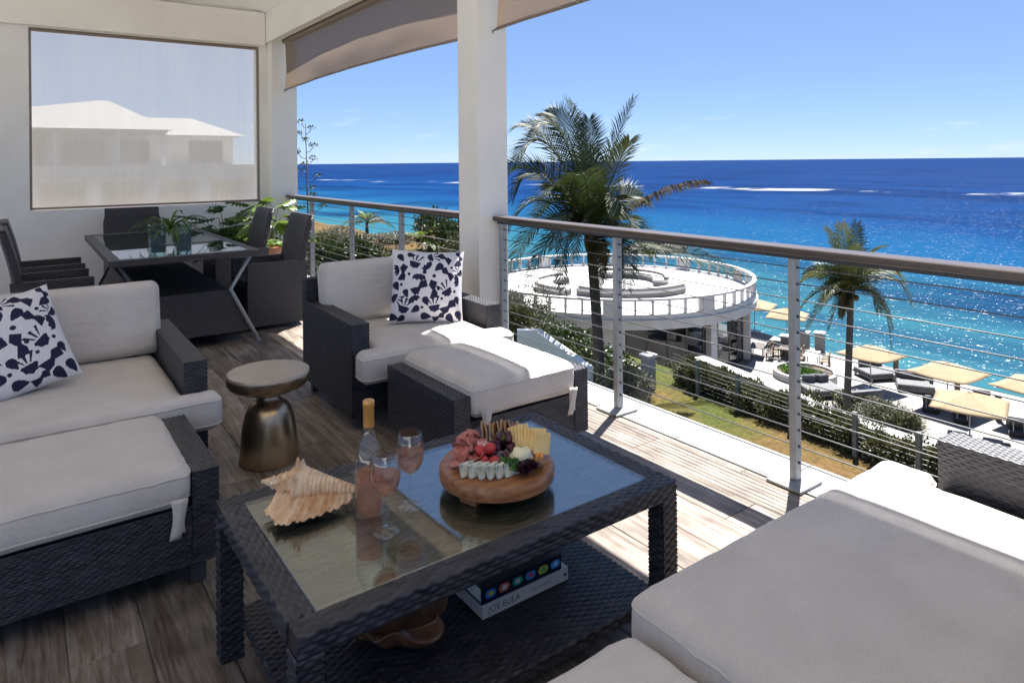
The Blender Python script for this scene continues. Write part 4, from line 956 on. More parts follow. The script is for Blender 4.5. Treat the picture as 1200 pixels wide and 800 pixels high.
# sea
def sea_mat():
    m, nt, b = nodes_of('sea_water'); l = nt.links.new
    geo = N(nt, 'NewGeometry'); sp = N(nt, 'SeparateXYZ'); l(geo.outputs['Position'], sp.inputs[0])
    def Mt(op, a, b_=None):
        n = N(nt, 'Math'); n.operation = op
        for i, x in enumerate((a, b_)):
            if x is None: continue
            if isinstance(x, (int, float)): n.inputs[i].default_value = x
            else: l(x, n.inputs[i])
        return n.outputs[0]
    def noise(scale, detail=4, stretch=(1, 1, 1), dist=0):
        mp = N(nt, 'Mapping'); mp.inputs['Scale'].default_value = stretch; mp.inputs['Rotation'].default_value = (0, 0, R(-12)); l(geo.outputs['Position'], mp.inputs[0])
        n = N(nt, 'TexNoise'); n.inputs['Scale'].default_value = scale; n.inputs['Detail'].default_value = detail; n.inputs['Distortion'].default_value = dist; n.inputs['Roughness'].default_value = .58
        l(mp.outputs[0], n.inputs['Vector']); return n.outputs['Fac']
    big = noise(.006, 4, (1, .45, 1), .5); mid = noise(.03, 5, (1, .4, 1), .6)
    dep = Mt('ADD', sp.outputs[0], Mt('MULTIPLY', Mt('SUBTRACT', big, .5), 190)); dep = Mt('ADD', dep, Mt('MULTIPLY', Mt('SUBTRACT', mid, .5), 60))
    mr = N(nt, 'MapRange'); mr.inputs[1].default_value = 45; mr.inputs[2].default_value = 700; l(dep, mr.inputs[0])
    ra = N(nt, 'ValToRGB'); e = ra.color_ramp.elements
    e[0].position = 0; e[0].color = (.022, .088, .115, 1); e[1].position = 1; e[1].color = (.004, .021, .082, 1)
    for p_, c_ in ((.035, (.012, .072, .116)), (.10, (.0045, .046, .115)), (.20, (.003, .028, .098)), (.45, (.003, .021, .084))): x = e.new(p_); x.color = c4(c_)
    l(mr.outputs[0], ra.inputs[0])
    # dark weed and reef patches on the sand
    reef = noise(.017, 6, (1, .5, 1), .9); rr = N(nt, 'ValToRGB'); rr.color_ramp.elements[0].position = .50; rr.color_ramp.elements[1].position = .62; l(reef, rr.inputs[0])
    mx = N(nt, 'MixRGB'); mx.inputs[2].default_value = (.0015, .012, .052, 1); l(Mt('MULTIPLY', rr.outputs[0], .75), mx.inputs[0]); l(ra.outputs[0], mx.inputs[1])
    # surf breaking along the outer reef
    ln = Mt('ADD', sp.outputs[0], Mt('MULTIPLY', sp.outputs[1], .20)); ln = Mt('ADD', ln, Mt('MULTIPLY', Mt('SUBTRACT', noise(.012, 3), .5), 70))
    d = Mt('ABSOLUTE', Mt('SUBTRACT', ln, 362)); band = N(nt, 'MapRange'); band.inputs[1].default_value = 15; band.inputs[2].default_value = 4; l(d, band.inputs[0])
    br = N(nt, 'ValToRGB'); br.color_ramp.elements[0].position = .50; br.color_ramp.elements[1].position = .60; l(noise(.030, 6, (.5, 1, 1)), br.inputs[0])
    foam = Mt('MULTIPLY', band.outputs[0], br.outputs[0])
    m2 = N(nt, 'MixRGB'); m2.inputs[2].default_value = (.30, .31, .32, 1); l(foam, m2.inputs[0]); l(mx.outputs[0], m2.inputs[1]); 
    w1 = noise(1.2, 2, (1, .7, 1), .3); w2 = noise(.16, 3, (1, .45, 1), .3)
    h = Mt('ADD', Mt('MULTIPLY', w1, .55), Mt('MULTIPLY', w2, .9))
    bp = N(nt, 'Bump'); bp.inputs['Strength'].default_value = 1.0; bp.inputs['Distance'].default_value = 1.0; l(h, bp.inputs['Height'])
    nt.nodes.remove(b); df = N(nt, 'BsdfDiffuse'); l(m2.outputs[0], df.inputs[0]); b2 = N(nt, 'Bump'); b2.inputs['Strength'].default_value = .8; l(Mt('ADD', Mt('MULTIPLY', noise(.9, 5, (1, .5, 1), .5), .9), Mt('MULTIPLY', noise(.2, 4, (1, .4, 1), .3), 2.0)), b2.inputs['Height']); l(b2.outputs[0], df.inputs['Normal']); gl = N(nt, 'BsdfGlossy'); gl.inputs['Roughness'].default_value = .20; l(bp.outputs[0], gl.inputs['Normal'])
    fr = N(nt, 'Fresnel'); fr.inputs[0].default_value = 1.33; l(bp.outputs[0], fr.inputs['Normal']); fm = N(nt, 'MapRange'); fm.inputs[3].default_value = .010; fm.inputs[4].default_value = .05; l(fr.outputs[0], fm.inputs[0])
    ms = N(nt, 'MixShader'); l(fm.outputs[0], ms.inputs[0]); l(df.outputs[0], ms.inputs[1]); l(gl.outputs[0], ms.inputs[2]); l(ms.outputs[0], nt.nodes['Material Output'].inputs[0])
    return m
struct(obj('sea', mesh('sea', [(-60000, -60000, SEA), (60000, -60000, SEA), (60000, 60000, SEA), (-60000, 60000, SEA)], [(0, 1, 2, 3)], sea_mat())))

# ground
def sstep(a, b, x): t = min(1, max(0, (x-a)/(b-a))); return t*t*(3-2*t)
def gz(x, y):
    lawn = LZ; north = -4.6
    z = lawn+(north-lawn)*sstep(26, 38, y)
    low = T-.35
    # terrace level east of the retaining wall; north of it a planted bank runs down to the pavilion
    xb = max(19.2, y/1.50-1.2) if y > 16 else 19.2
    e1 = sstep(xb, xb+1.0+2.5*sstep(15, 20, y), x); z = z+(low-z)*e1
    coast = 44.5 if y < 49 else 44.5-19*sstep(49, 56, y)+.06*max(0, y-80)
    z = z+(SEA-3-z)*sstep(coast, coast+5, x)
    bump_ = mnoise.noise(Vector((x*.12, y*.12, 0)))*.5*sstep(30, 42, y)
    return z+bump_
def ground_mat():
    m, nt, b = nodes_of('ground_cover'); l = nt.links.new; b.inputs['Roughness'].default_value = .95; b.inputs['Specular IOR Level'].default_value = .15
    geo = N(nt, 'NewGeometry'); n1 = N(nt, 'TexNoise'); n1.inputs['Scale'].default_value = .35; n1.inputs['Detail'].default_value = 7; l(geo.outputs['Position'], n1.inputs['Vector'])
    n2 = N(nt, 'TexNoise'); n2.inputs['Scale'].default_value = 9; n2.inputs['Detail'].default_value = 6; l(geo.outputs['Position'], n2.inputs['Vector'])
    sp = N(nt, 'SeparateXYZ'); l(geo.outputs['Position'], sp.inputs[0])
    # the turf has worn to bare ochre earth at the south end and along the hedge
    mr = N(nt, 'MapRange'); mr.inputs[1].default_value = 12.5; mr.inputs[2].default_value = 9.0; mr.inputs[3].default_value = -.12; mr.inputs[4].default_value = .22; l(sp.outputs[1], mr.inputs[0])
    mrx = N(nt, 'MapRange'); mrx.inputs[1].default_value = 14.6; mrx.inputs[2].default_value = 15.6; mrx.inputs[4].default_value = .22; l(sp.outputs[0], mrx.inputs[0])
    mry = N(nt, 'MapRange'); mry.inputs[1].default_value = 26; mry.inputs[2].default_value = 40; mry.inputs[4].default_value = .20; l(sp.outputs[1], mry.inputs[0])
    a1 = N(nt, 'Math'); l(n1.outputs['Fac'], a1.inputs[0]); l(mr.outputs[0], a1.inputs[1]); a2 = N(nt, 'Math'); l(a1.outputs[0], a2.inputs[0]); l(mrx.outputs[0], a2.inputs[1])
    a3 = N(nt, 'Math'); l(a2.outputs[0], a3.inputs[0]); l(mry.outputs[0], a3.inputs[1])
    ra = N(nt, 'ValToRGB'); e = ra.color_ramp.elements; e[0].position = .50; e[0].color = (.040, .055, .010, 1); e[1].position = .84; e[1].color = (.105, .062, .024, 1); x = e.new(.66); x.color = (.072, .062, .016, 1)
    l(a3.outputs[0], ra.inputs[0])
    r2 = N(nt, 'ValToRGB'); r2.color_ramp.elements[0].position = .3; r2.color_ramp.elements[0].color = (.6, .6, .6, 1); r2.color_ramp.elements[1].position = .7; r2.color_ramp.elements[1].color = (1.2, 1.2, 1.15, 1); l(n2.outputs['Fac'], r2.inputs[0])
    mx = N(nt, 'MixRGB'); mx.blend_type = 'MULTIPLY'; mx.inputs[0].default_value = 1; l(ra.outputs[0], mx.inputs[1]); l(r2.outputs[0], mx.inputs[2]); l(mx.outputs[0], b.inputs['Base Color'])
    bp = N(nt, 'Bump'); bp.inputs['Strength'].default_value = .6; bp.inputs['Distance'].default_value = .05; l(n2.outputs['Fac'], bp.inputs['Height']); l(bp.outputs[0], b.inputs['Normal'])
    return m
V = []; Fc = []; xs = list(np.arange(-80, 60.1, 1.0)); ys = list(np.arange(-60, 170.1, 1.0)); nx = len(xs)
for y in ys:
    for x in xs: V.append((x, y, gz(x, y)))
for j in range(len(ys)-1):
    for i in range(nx-1): k = j*nx+i; Fc.append((k, k+1, k+nx+1, k+nx))
struct(obj('ground', mesh('ground', V, Fc, ground_mat(), True, uv=False)))

# sea terrace: stone slab, its pavers, retaining wall
poly = [(20.3, -30), (43.2, -30), (43.2, 24), (44.5, 30), (44.5, 46), (22, 46), (22, 18)]
terrace = struct(MB().prism(poly, -15.5, T).build('terrace', M['stone']))
wl = thing('retaining_wall', 'long white garden wall behind the clipped hedge, edging the lawn', 'wall', (19.8, 8, T))
def wall_run(pts, zb, zt, th, m, parent, name='wall_run', origin=(0, 0, 0)):
    mb = MB()
    for (x0, y0, za), (x1, y1, zb_) in zip(pts, pts[1:]):
        d = Vector((x1-x0, y1-y0, 0)).normalized(); n_ = Vector((-d.y, d.x, 0))*th/2; o = Vector(origin)
        A, B = Vector((x0, y0, 0)), Vector((x1, y1, 0))
        v = [A+n_, A-n_, B-n_, B+n_]; V_ = [Vector((p.x, p.y, zb))-o for p in v]+[Vector((p.x, p.y, z))-o for p, z in zip(v, (za, za, zb_, zb_))]
        mb.add(V_, [(0, 3, 2, 1), (4, 5, 6, 7), (0, 1, 5, 4), (1, 2, 6, 5), (2, 3, 7, 6), (3, 0, 4, 7)])
    return mb.build(name, m, parent)
WT = -6.25
wall_run([(18.9, -12, WT), (19.9, 10.5, WT), (20.9, 14.0, WT), (21.6, 17.5, WT)], T-.3, WT, .5, M['white'], wl, 'wall_run', (19.8, 8, T))
gw = thing('stair_wall', 'sloping white coped wall below the middle column, beside the palm', 'wall', (14.0, 15.5, LZ))
def PXY(px, py, z):   # where a sight line of the survey meets height z
    u, v = px-600., py-190.; c, s = math.cos(R(.55)), math.sin(R(.55)); u, v = u*c-v*s, u*s+v*c
    d = 800*(EYE-z)/v; l_ = u*d/800; return (d*math.sin(YAW)+l_*math.cos(YAW), d*math.cos(YAW)-l_*math.sin(YAW))
q = [(*PXY(606, 386, -4.0), -4.0), (*PXY(630, 386, -4.0), -4.0), (*PXY(692, 430, -4.9), -4.9)]
wall_run(q, LZ-.5, -4, .30, M['gwall'], gw, 'wall_run', (14, 15.5, LZ))
q = [(*PXY(704, 436, -5.5), -5.5), (*PXY(735, 425, -5.5), -5.5), (*PXY(752, 432, -5.7), -5.7)]
tag(wall_run(q, LZ-.5, -5.5, .22, M['white'], None, 'garden_wall'), 'short white garden wall behind the grey shrubs at the palm foot', 'wall')

# ---------------------------------------------------------------- round pavilion
PC = Vector((25.0*KO, 25.9*KO, 0)); PR = 7.1*KO; RTOP = EYE-5.8*KO; DECK = RTOP-.95
t = thing('pavilion', 'round white restaurant pavilion with a balustraded roof terrace by the sea', 'pavilion', (PC.x, PC.y, T))
H = DECK-T
def ring(mb, r0, r1, z0, z1, a0=0, a1=360, n=120):
    V = []; Fc = []; full = abs(a1-a0) >= 359.9
    for i in range(n+1):
        a = R(a0+(a1-a0)*i/n)
        for r, z in ((r0, z0), (r1, z0), (r1, z1), (r0, z1)): V.append((r*math.cos(a), r*math.sin(a), z))
    for i in range(n):
        k = 4*i
        for j in range(4): Fc.append((k+j, k+4+j, k+4+(j+1) % 4, k+(j+1) % 4))
    if not full: Fc.append((0, 1, 2, 3)); Fc.append((4*n+3, 4*n+2, 4*n+1, 4*n))
    return mb.add(V, Fc)
MB().lathe([(0, H-.35), (PR-.15, H-.35), (PR-.15, H), (0, H)], 120, cap=False).build('roof_deck', M['white'], t)
ring(MB(), PR-.14, PR+.05, H-.75, H+.10).build('fascia', M['white'], t)
ring(MB(), PR-.03, PR+.14, H-.32, H-.20).build('fascia_band', M['white'], t)
ring(MB(), PR-.20, PR+.06, H+.86, H+.98).build('coping_rail', M['white'], t)
bal = MB().box(-.10, .10, -.055, .055, H+.10, H+.86).me('baluster', M['white'])
for k in range(60): obj('baluster', bal, t, ((PR-.07)*math.cos(R(k*6)), (PR-.07)*math.sin(R(k*6)), 0), (0, 0, R(k*6)))
wbal = MB().box(-.12, .12, -.32, .32, H+.10, H+.86).me('balustrade_pier', M['white'])
for k in range(10): obj('balustrade_pier', wbal, t, ((PR-.06)*math.cos(R(k*36+9)), (PR-.06)*math.sin(R(k*36+9)), 0), (0, 0, R(k*36+9)))
ca = math.degrees(math.atan2(-PC.y, -PC.x))   # direction from the pavilion to the camera
ring(MB(), PR-.75, PR-.5, .001, H-.36, ca-110, ca+2, 60).build('curved_wall', M['white'], t)
for a in (ca+3, ca+40, ca+72, ca+105, ca+140):
    MB().box(-.26, .26, -.26, .26, .001, H-.36).build('column', M['white'], t, bevel=.02, loc=((PR-.55)*math.cos(R(a)), (PR-.55)*math.sin(R(a)), 0), rot=(0, 0, R(a)))
MB().lathe([(0, .01), (PR-.2, .01), (PR-.2, .03), (0, .03)], 90, cap=False).build('floor_disc', M['darkfloor'], t)
ring(MB(), PR-4.2, PR-4.0, .03, H-.36, ca-80, ca+150, 60).build('inner_wall', M['dark'], t)
ring(MB(), PR-.75, PR-.65, H-.80, H-.36, ca+3, ca+150, 60).build('glazing_head', M['dark'], t)
for k in range(14):
    a = ca+5+k*8.0; MB().box(-.05, .05, -.05, .05, .03, H-.8).build('glazing_post', M['dark'], t, loc=((PR-.72)*math.cos(R(a)), (PR-.72)*math.sin(R(a)), 0), rot=(0, 0, R(a)))
gp = glass('pavilion_glass', (.55, .58, .60))
for k in range(13):
    a = ca+5+k*8.0; mid = R(a+4); w_ = (PR-.72)*math.sin(R(3.6)); o = boxo('pane', -.01, .01, -w_, w_, .05, H-.82, gp, t); o.location = ((PR-.72)*math.cos(mid), (PR-.72)*math.sin(mid), 0); o.rotation_euler = (0, 0, mid)

# curved benches on the roof terrace
def bench(a0, a1, r0, r1, off, label):
    t = thing('curved_bench', label, 'bench', (PC.x+off[0], PC.y+off[1], DECK), group='curved benches on the pavilion roof')
    ring(MB(), r0, r1, .002, .30, a0, a1, 60).build('plinth', M['dkgrey'], t); ring(MB(), r0-.04, r1+.04, .301, .47, a0, a1, 60).build('cushion', M['white'], t, bevel=.04)
    ring(MB(), r1-.28, r1+.02, .472, .62, a0+2, a1-2, 60).build('backrest', M['dkgrey'], t)
M['dkgrey'] = mat('bench_grey', (.16, .145, .135), .8, (.20, .18, .17), 2)
bench(ca-150, ca-20, 2.2, 3.4, (-2.2, .4), 'curved bench on the pavilion roof, nearest the palm trunk')
bench(ca+70, ca+210, 2.3, 3.3, (1.2, .2), 'curved bench on the far side of the pavilion roof')
bench(ca-35, ca+60, 4.0, 5.0, (.8, 0), 'curved bench behind the front balustrade of the pavilion roof')

# ---------------------------------------------------------------- palms
def bez(p0, p1, p2, n): return [(1-s)**2*p0+2*s*(1-s)*p1+s*s*p2 for s in (i/n for i in range(n+1))]
def frond(parent, p0, p1, p2, m, n=46, ll=.75, lw=.045, seed=0, hang=.5, twist=True):
    rg = random.Random(seed); pts = bez(p0, p1, p2, n); roll = rg.uniform(-.8, .8) if twist else 0; L = sum((b-a).length for a, b in zip(pts, pts[1:])); V = []; Fc = []
    mb = MB(); mb.tube(pts[::3]+[pts[-1]], [.030*(1-.85*i/(len(pts[::3]))) for i in range(len(pts[::3])+1)], 5, False)
    for i in range(4, n+1):
        s = i/n; p = pts[i]; t_ = (pts[min(i+1, n)]-pts[i-1]).normalized(); sd = t_.cross(Vector((0, 0, 1)))
        sd = sd.normalized() if sd.length > .05 else Vector((1, 0, 0)); up = sd.cross(t_); sd, up = sd*math.cos(roll)+up*math.sin(roll), up*math.cos(roll)-sd*math.sin(roll)
        l0 = ll*(.30+.70*math.sin(math.pi*min(1, .22+.70*s)))*(1 if s < .92 else .8)
        for sg in (-1, 1):
            for rep in (0,):
                pp = p-(t_*L/n*.5*(sg > 0)); l_ = l0*rg.uniform(.82, 1.1)
                d = (t_*(.58+.40*s)+sd*sg*(.90-.25*s)+up*(.20+rg.uniform(-.12, .12))).normalized()
                a = pp; b_ = a+d*l_*.5; c_ = b_+(d+Vector((0, 0, -hang*rg.uniform(.6, 1.4)))).normalized()*l_*.5; w_ = t_*lw*.5
                k = len(V); V += [a-w_*.6, a+w_*.6, b_-w_, b_+w_, c_]; Fc += [(k, k+1, k+3, k+2), (k+2, k+3, k+4)]
    mb.add(V, Fc)
    return mb.build('frond', m, parent)
def palm(label, base, crown_px, scale_px, tips, tr, seed, ll, hang=.5, nut=True, fm='frond'):
    t = thing('palm_tree', label, 'palm tree', base); rg = random.Random(seed); b = Vector(base)
    d = b.x*math.sin(YAW)+b.y*math.cos(YAW); Rt = Vector((math.cos(YAW), -math.sin(YAW), 0)); Fw = Vector((math.sin(YAW), math.cos(YAW), 0))
    def pt(px, py, dd=0):
        u, v = px-600., py-190.; c, s = math.cos(R(.55)), math.sin(R(.55)); u, v = u*c-v*s, u*s+v*c; D = d+dd
        return Fw*D+Rt*(u*D/800)+Vector((0, 0, EYE-v*D/800))-b
    top = pt(*crown_px); n = 16; pts = []; rs = []
    for i in range(n*3+1):
        s = i/(n*3); pts.append(Vector((top.x*s+.25*tr*math.sin(s*3.1), top.y*s, -.3*(1-s)+top.z*s))); rs.append(tr*(1.35-.35*min(1, s*6)-.18*s)*(1+.06*(i % 2)))
    MB().tube(pts, rs, 12).build('trunk', M['trunk'], t, auto=60)
    MB().tube([top+Vector((0, 0, -.35)), top+Vector((0, 0, -.1)), top+Vector((0, 0, .25)), top+Vector((0, 0, .5))], [tr*.85, tr*1.15, tr*1.1, tr*.4], 10).build('crown_shaft', M['frondold'], t, smooth=True)
    for k, tp in enumerate(tips):
        dd = tp[4] if len(tp) > 4 else rg.uniform(-1.6, 1.6); old = len(tp) > 5
        frond(t, top+Vector((rg.uniform(-.1, .1), rg.uniform(-.1, .1), .15)), pt(tp[2], tp[3], dd*.5), pt(tp[0], tp[1], dd), M['frondold'] if old else M[fm], 58, ll*(.75 if old else 1), .062, seed*50+k, 1.6 if old else hang)
    if nut:
        cm_ = ball_mesh('coconut', .13, M['frondold'], 1, 1, 1.2, 1, .1)
        for k in range(5): obj('coconut', cm_, t, top+Vector((.24*math.cos(k*1.3), .24*math.sin(k*1.3), -.15)))
    return t
bx, by = PXY(704, 455, LZ)
palm('tall palm with windswept fronds right of the middle column', (bx, by, LZ), (692, 282), 35.5,
     [(603, 190, 640, 110), (622, 160, 660, 100, -.6), (600, 235, 625, 150, .5), (640, 132, 672, 130), (666, 118, 684, 170), (690, 140, 694, 190, 1.), (742, 118, 712, 180, .4), (738, 165, 722, 190, -1.), (829, 214, 776, 212, .4, 1),
      (595, 275, 625, 195, -.8), (600, 320, 630, 215, .6), (618, 335, 650, 240, -1.), (868, 324, 790, 280, .5), (735, 335, 740, 255, -1.5), (660, 340, 655, 255, -1.6), (757, 240, 735, 205, 1.2), (580, 215, 620, 150, 1.4), (640, 230, 665, 190, -2.),
      (722, 250, 722, 200, -2.), (700, 345, 712, 285, -1.2, 1), (765, 300, 748, 240, 1.5), (605, 150, 645, 125, 1.5), (680, 205, 690, 200, -2.5), (650, 290, 660, 220, -2.2), (745, 282, 738, 225, -1.5), (628, 255, 655, 200, 2.2), (675, 300, 680, 235, -2.4), (690, 175, 692, 205, 2.)],
     .19, 3, 1.05, .35, False)
bx, by = PXY(991, 488, T+.2)
palm('smaller palm standing on the sea terrace among the daybeds', (bx, by, T), (997, 345), 32,
     [(932, 340, 958, 300), (930, 376, 960, 320, -.8), (944, 390, 970, 332, 1.), (950, 300, 975, 290), (968, 268, 985, 300), (986, 262, 992, 300), (1004, 262, 1002, 300), (1034, 290, 1015, 295), (1068, 358, 1050, 298), (1044, 412, 1040, 320, -.3), (1060, 330, 1035, 300, 1.),
      (1030, 365, 1022, 325, -1.2), (965, 352, 978, 318, -1.4), (1000, 290, 1000, 310, -1.6), (1020, 300, 1010, 305, 1.5), (972, 385, 985, 335, -1.), (1052, 318, 1028, 300, -.8), (942, 322, 968, 305, 1.5), (1046, 385, 1032, 330, .6, 1), (985, 372, 990, 340, -.6, 1)],
     .17, 4, .95, .45, True, 'frondlight')

# ---------------------------------------------------------------- shrubs, hedge, garden fence
def shrub_proto(n, rx, ry, rz, size, seed, m, name='foliage', elong=1.8):
    V, Fc = leaf_cloud(n, rx, ry, rz, size, seed, .45, elong=elong); return mesh(name, V, Fc, m, False, uv=False)
PR_ = {'dark': [shrub_proto(2600, 1, 1, 1, .12, 50+k, M['shrubdark']) for k in range(3)], 'olive': [shrub_proto(2600, 1, 1, 1, .12, 60+k, M['shrubolive'], elong=2.2) for k in range(3)],
       'grey': [shrub_proto(2600, 1, 1, 1, .10, 70+k, M['shrubgrey'], elong=2.4) for k in range(3)], 'hedge': [shrub_proto(3400, 1, 1, 1, .15, 80+k, M['shrubolive'], elong=2.6) for k in range(3)]}
stem_me = MB().tube([(0, 0, -.3), (.02, .01, .25), (0, .03, .6)], [.05, .04, .02], 6).me('stem', M['trunk'])
def shrub(kind, k, loc, sc, label, group, name='shrub', rz=0):
    t = thing(name, label, 'shrub', loc, rz, group); t.scale = sc
    obj('foliage', PR_[kind][k % 3], t); obj('stem', stem_me, t); return t
rg = random.Random(11)
HG = [(-2, 16.9), (7.4, 16.95), (10.6, 17.15), (14.6, 17.6), (15.8, 17.9)]
def hx_at(y):
    for (y0, x0), (y1, x1) in zip(HG, HG[1:]):
        if y <= y1: return x0+(x1-x0)*(y-y0)/(y1-y0)
    return HG[-1][1]
yy = 3.5; k = 0
while yy < 15.6:
    big_ = rg.uniform(.85, 1.15)
    shrub('hedge', k, (hx_at(yy)+rg.uniform(.3, .6), yy, LZ-.05), (.64, .60, .74*big_), ORD[19-k]+' olive shrub of the long lawn hedge, counted from the white pier', 'shrubs of the lawn hedge', 'hedge_shrub', rg.uniform(0, 6)); yy += .62; k += 1
ft = thing('garden_fence', 'low cable fence with grey timber posts along the lawn hedge', 'fence', (17, 9, LZ))
fy = [2.2, 4.0, 5.75, 7.4, 8.95, 10.8, 12.65, 14.3]
for y in fy: MB().box(-.055, .055, -.055, .055, -.3, 1.12).build('post', M['postgrey'], ft, bevel=.012, loc=(hx_at(y)-17, y-9, 0))
for z in [.16+.12*k for k in range(8)]: MB().tube([(hx_at(y)-17, y-9, z) for y in fy+[15.55]], .006, 5).build('cable', M['cable'], ft)
px_, py_ = PXY(760, 455, LZ)
t = thing('gate_pier', 'white capped square pier at the end of the garden fence', 'pier', (px_, py_, LZ)); boxo('shaft', -.17, .17, -.17, .17, -.3, 1.05, M['metal'], t, .01); boxo('cap', -.22, .22, -.22, .22, 1.051, 1.14, M['white'], t, .015)
MB().tube([(0, .2, .3), (-1.0, 3.0, .3)], .008, 5)
LOCSH = [('grey', 716, 470, LZ, (.9, .9, 1.15), 'silvery grey shrub at the foot of the tall palm'), ('grey', 738, 465, LZ, (.8, .8, 1.0), 'silvery grey shrub between the palm and the white pier'), ('grey', 745, 478, LZ, (.55, .55, .55), 'small silvery shrub at the lawn corner by the white pier'),
         ('grey', 612, 385, -4.6, (1.1, 1.1, 1.5), 'pale grey-green shrub beside the middle column'), ('olive', 606, 398, -4.8, (.8, .8, 1.3), 'olive shrub at the foot of the middle column, in front of the sloping wall')]
for k, (kd, px_, py_, z, sc, lb) in enumerate(LOCSH):
    x, y = PXY(px_, py_, z); shrub(kd, k, (x, y, z-.1), sc, lb, None, 'shrub', k)
BANK = []
for k in range(34):   # dark bank planting between the sloping wall and the pavilion
    s = (k+.5)/34; px_ = 606+118*s+rg.uniform(-4, 4); py_ = 372+66*s+rg.uniform(-6, 24); BANK.append((px_, py_))
for k in range(7):   # low planting on the terrace side of the white wall
    s = k/6; px_ = 1000+66*s; py_ = 474+28*s; x, y = PXY(px_, py_, T); shrub('grey' if k % 2 else 'olive', k, (x, y, T-.05), (1.2, 1.0, .75), ORD[k]+' low grey-green shrub on the terrace side of the white wall, from the palm trunk', 'shrubs on the terrace side of the white wall', 'shrub', k)
for k in range(6):
    s = k/5; px_ = 775+115*s; py_ = 428+26*s; x, y = PXY(px_, py_, -6.9); shrub('olive' if k % 2 else 'grey', k, (x, y, -7.8), (.9, .9, 1.0), ORD[k]+' pale shrub from the left, behind the garden fence in front of the pavilion', 'shrubs in front of the pavilion', 'shrub', k)

# planting beyond the far railing
FAR = [('olive', 350, 318, 1.0, 1.5), ('olive', 372, 300, 1.5, 1.8), ('grey', 388, 296, 1.4, 1.9), ('grey', 403, 290, 1.6, 1.6), ('dark', 395, 322, 1.6, 2.0), ('dark', 428, 316, 1.7, 2.1),
       ('olive', 378, 335, 1.1, 1.3), ('grey', 450, 312, 1.0, 1.6), ('grey', 446, 286, 1.6, 1.0), ('olive', 463, 284, 1.5, .9), ('dark', 503, 296, 1.9, 3.0), ('dark', 522, 300, 1.9, 2.6),
       ('olive', 535, 312, 1.4, 2.2), ('dark', 540, 335, 1.2, 1.8), ('olive', 548, 350, 1.0, 1.4), ('olive', 362, 345, .8, 1.1), ('olive', 482, 318, .8, .8), ('grey', 420, 294, 1.3, 1.2)]
LB = ['olive bush right beside the corner column', 'broad olive bush left of the first far railing post', 'grey bush just right of the first far railing post', 'grey bush on the skyline between the first two far railing posts', 'large dark green bush between the first two far railing posts', 'large dark green bush behind the second far railing post',
      'low olive bush behind the far railing foot', 'grey feathery bush left of the sandy path', 'grey bush on the skyline behind the yellow palm', 'olive bush on the skyline left of the third railing post', 'tall dark bush rising against the sea left of the middle column', 'dark bush against the sea close to the middle column',
      'olive bush below the dark skyline bushes', 'dark bush behind the armchair pillow', 'olive bush beside the middle column', 'small olive bush low behind the far railing', 'low olive tuft on the sandy path', 'grey bush below the yellow palm']
def at_d(px, py, d):
    u, v = px-600., py-190.; c, s = math.cos(R(.55)), math.sin(R(.55)); u, v = u*c-v*s, u*s+v*c
    return Vector((d*math.sin(YAW)+u*d/800*math.cos(YAW), d*math.cos(YAW)-u*d/800*math.sin(YAW), EYE-v*d/800))
def ghit(px, py):   # where a sight line meets the ground
    d = 8.0
    while d < 160:
        p = at_d(px, py, d)
        if p.z < gz(p.x, p.y): return p
        d += .25
    return p
for k, (kd, px_, py_, w_, h_) in enumerate(FAR):
    p = ghit(px_, py_); shrub(kd, k, (p.x, p.y, gz(p.x, p.y)-.1), (w_, w_, h_*.85), LB[k], None, 'bush', k*1.7)
for k, (px_, py_) in enumerate(BANK):
    p = ghit(px_, py_); sc_ = .75+.35*((k*7) % 5)/5
    shrub('dark', k, (p.x, p.y, gz(p.x, p.y)-.2), (1.15*sc_, 1.15*sc_, .85*sc_), 'dark green shrub on the bank between the sloping wall and the pavilion', 'shrubs on the pavilion bank', 'shrub', k)
def bush_palm(px_, py_, d_, h, label, seed, n=16, m='frondold', L=1.5):
    p = ghit(px_, py_+16); d_ = (p.x*math.sin(YAW)+p.y*math.cos(YAW)); p = at_d(px_, py_, d_); z = gz(p.x, p.y)-.1; t = thing('small_palm', label, 'palm tree', (p.x, p.y, z)); top = Vector((0, 0, p.z-z)); rg = random.Random(seed)
    MB().tube([(0, 0, -.2), top*.5, top], [.20, .15, .13], 8).build('trunk', M['trunk'], t, smooth=True)
    for k in range(n):
        a = k*2.4; e_ = rg.uniform(.2, 1.2); l_ = L*rg.uniform(.8, 1.1); d = Vector((math.cos(a)*math.cos(e_), math.sin(a)*math.cos(e_), math.sin(e_)))
        frond(t, top, top+d*l_*.6, top+d*l_*.9+Vector((math.cos(a)*.3, math.sin(a)*.3, -.55*l_*rg.uniform(.4, 1.1))), M['frondold'] if (m == 'frondold' and k % 3) else M['leafy'], 22, .5, .06, seed*90+k, .5)
bush_palm(430, 262, 52, 1, 'yellowing palm behind the second far railing post, against the sea', 1, L=2.2)
bush_palm(497, 284, 44, 1, 'yellow-green palm left of the middle column, nearer the sandy path', 2, L=1.9)
bush_palm(513, 283, 42, 1, 'green-gold palm close to the middle column, above the pillow', 3, m='g', L=1.8)
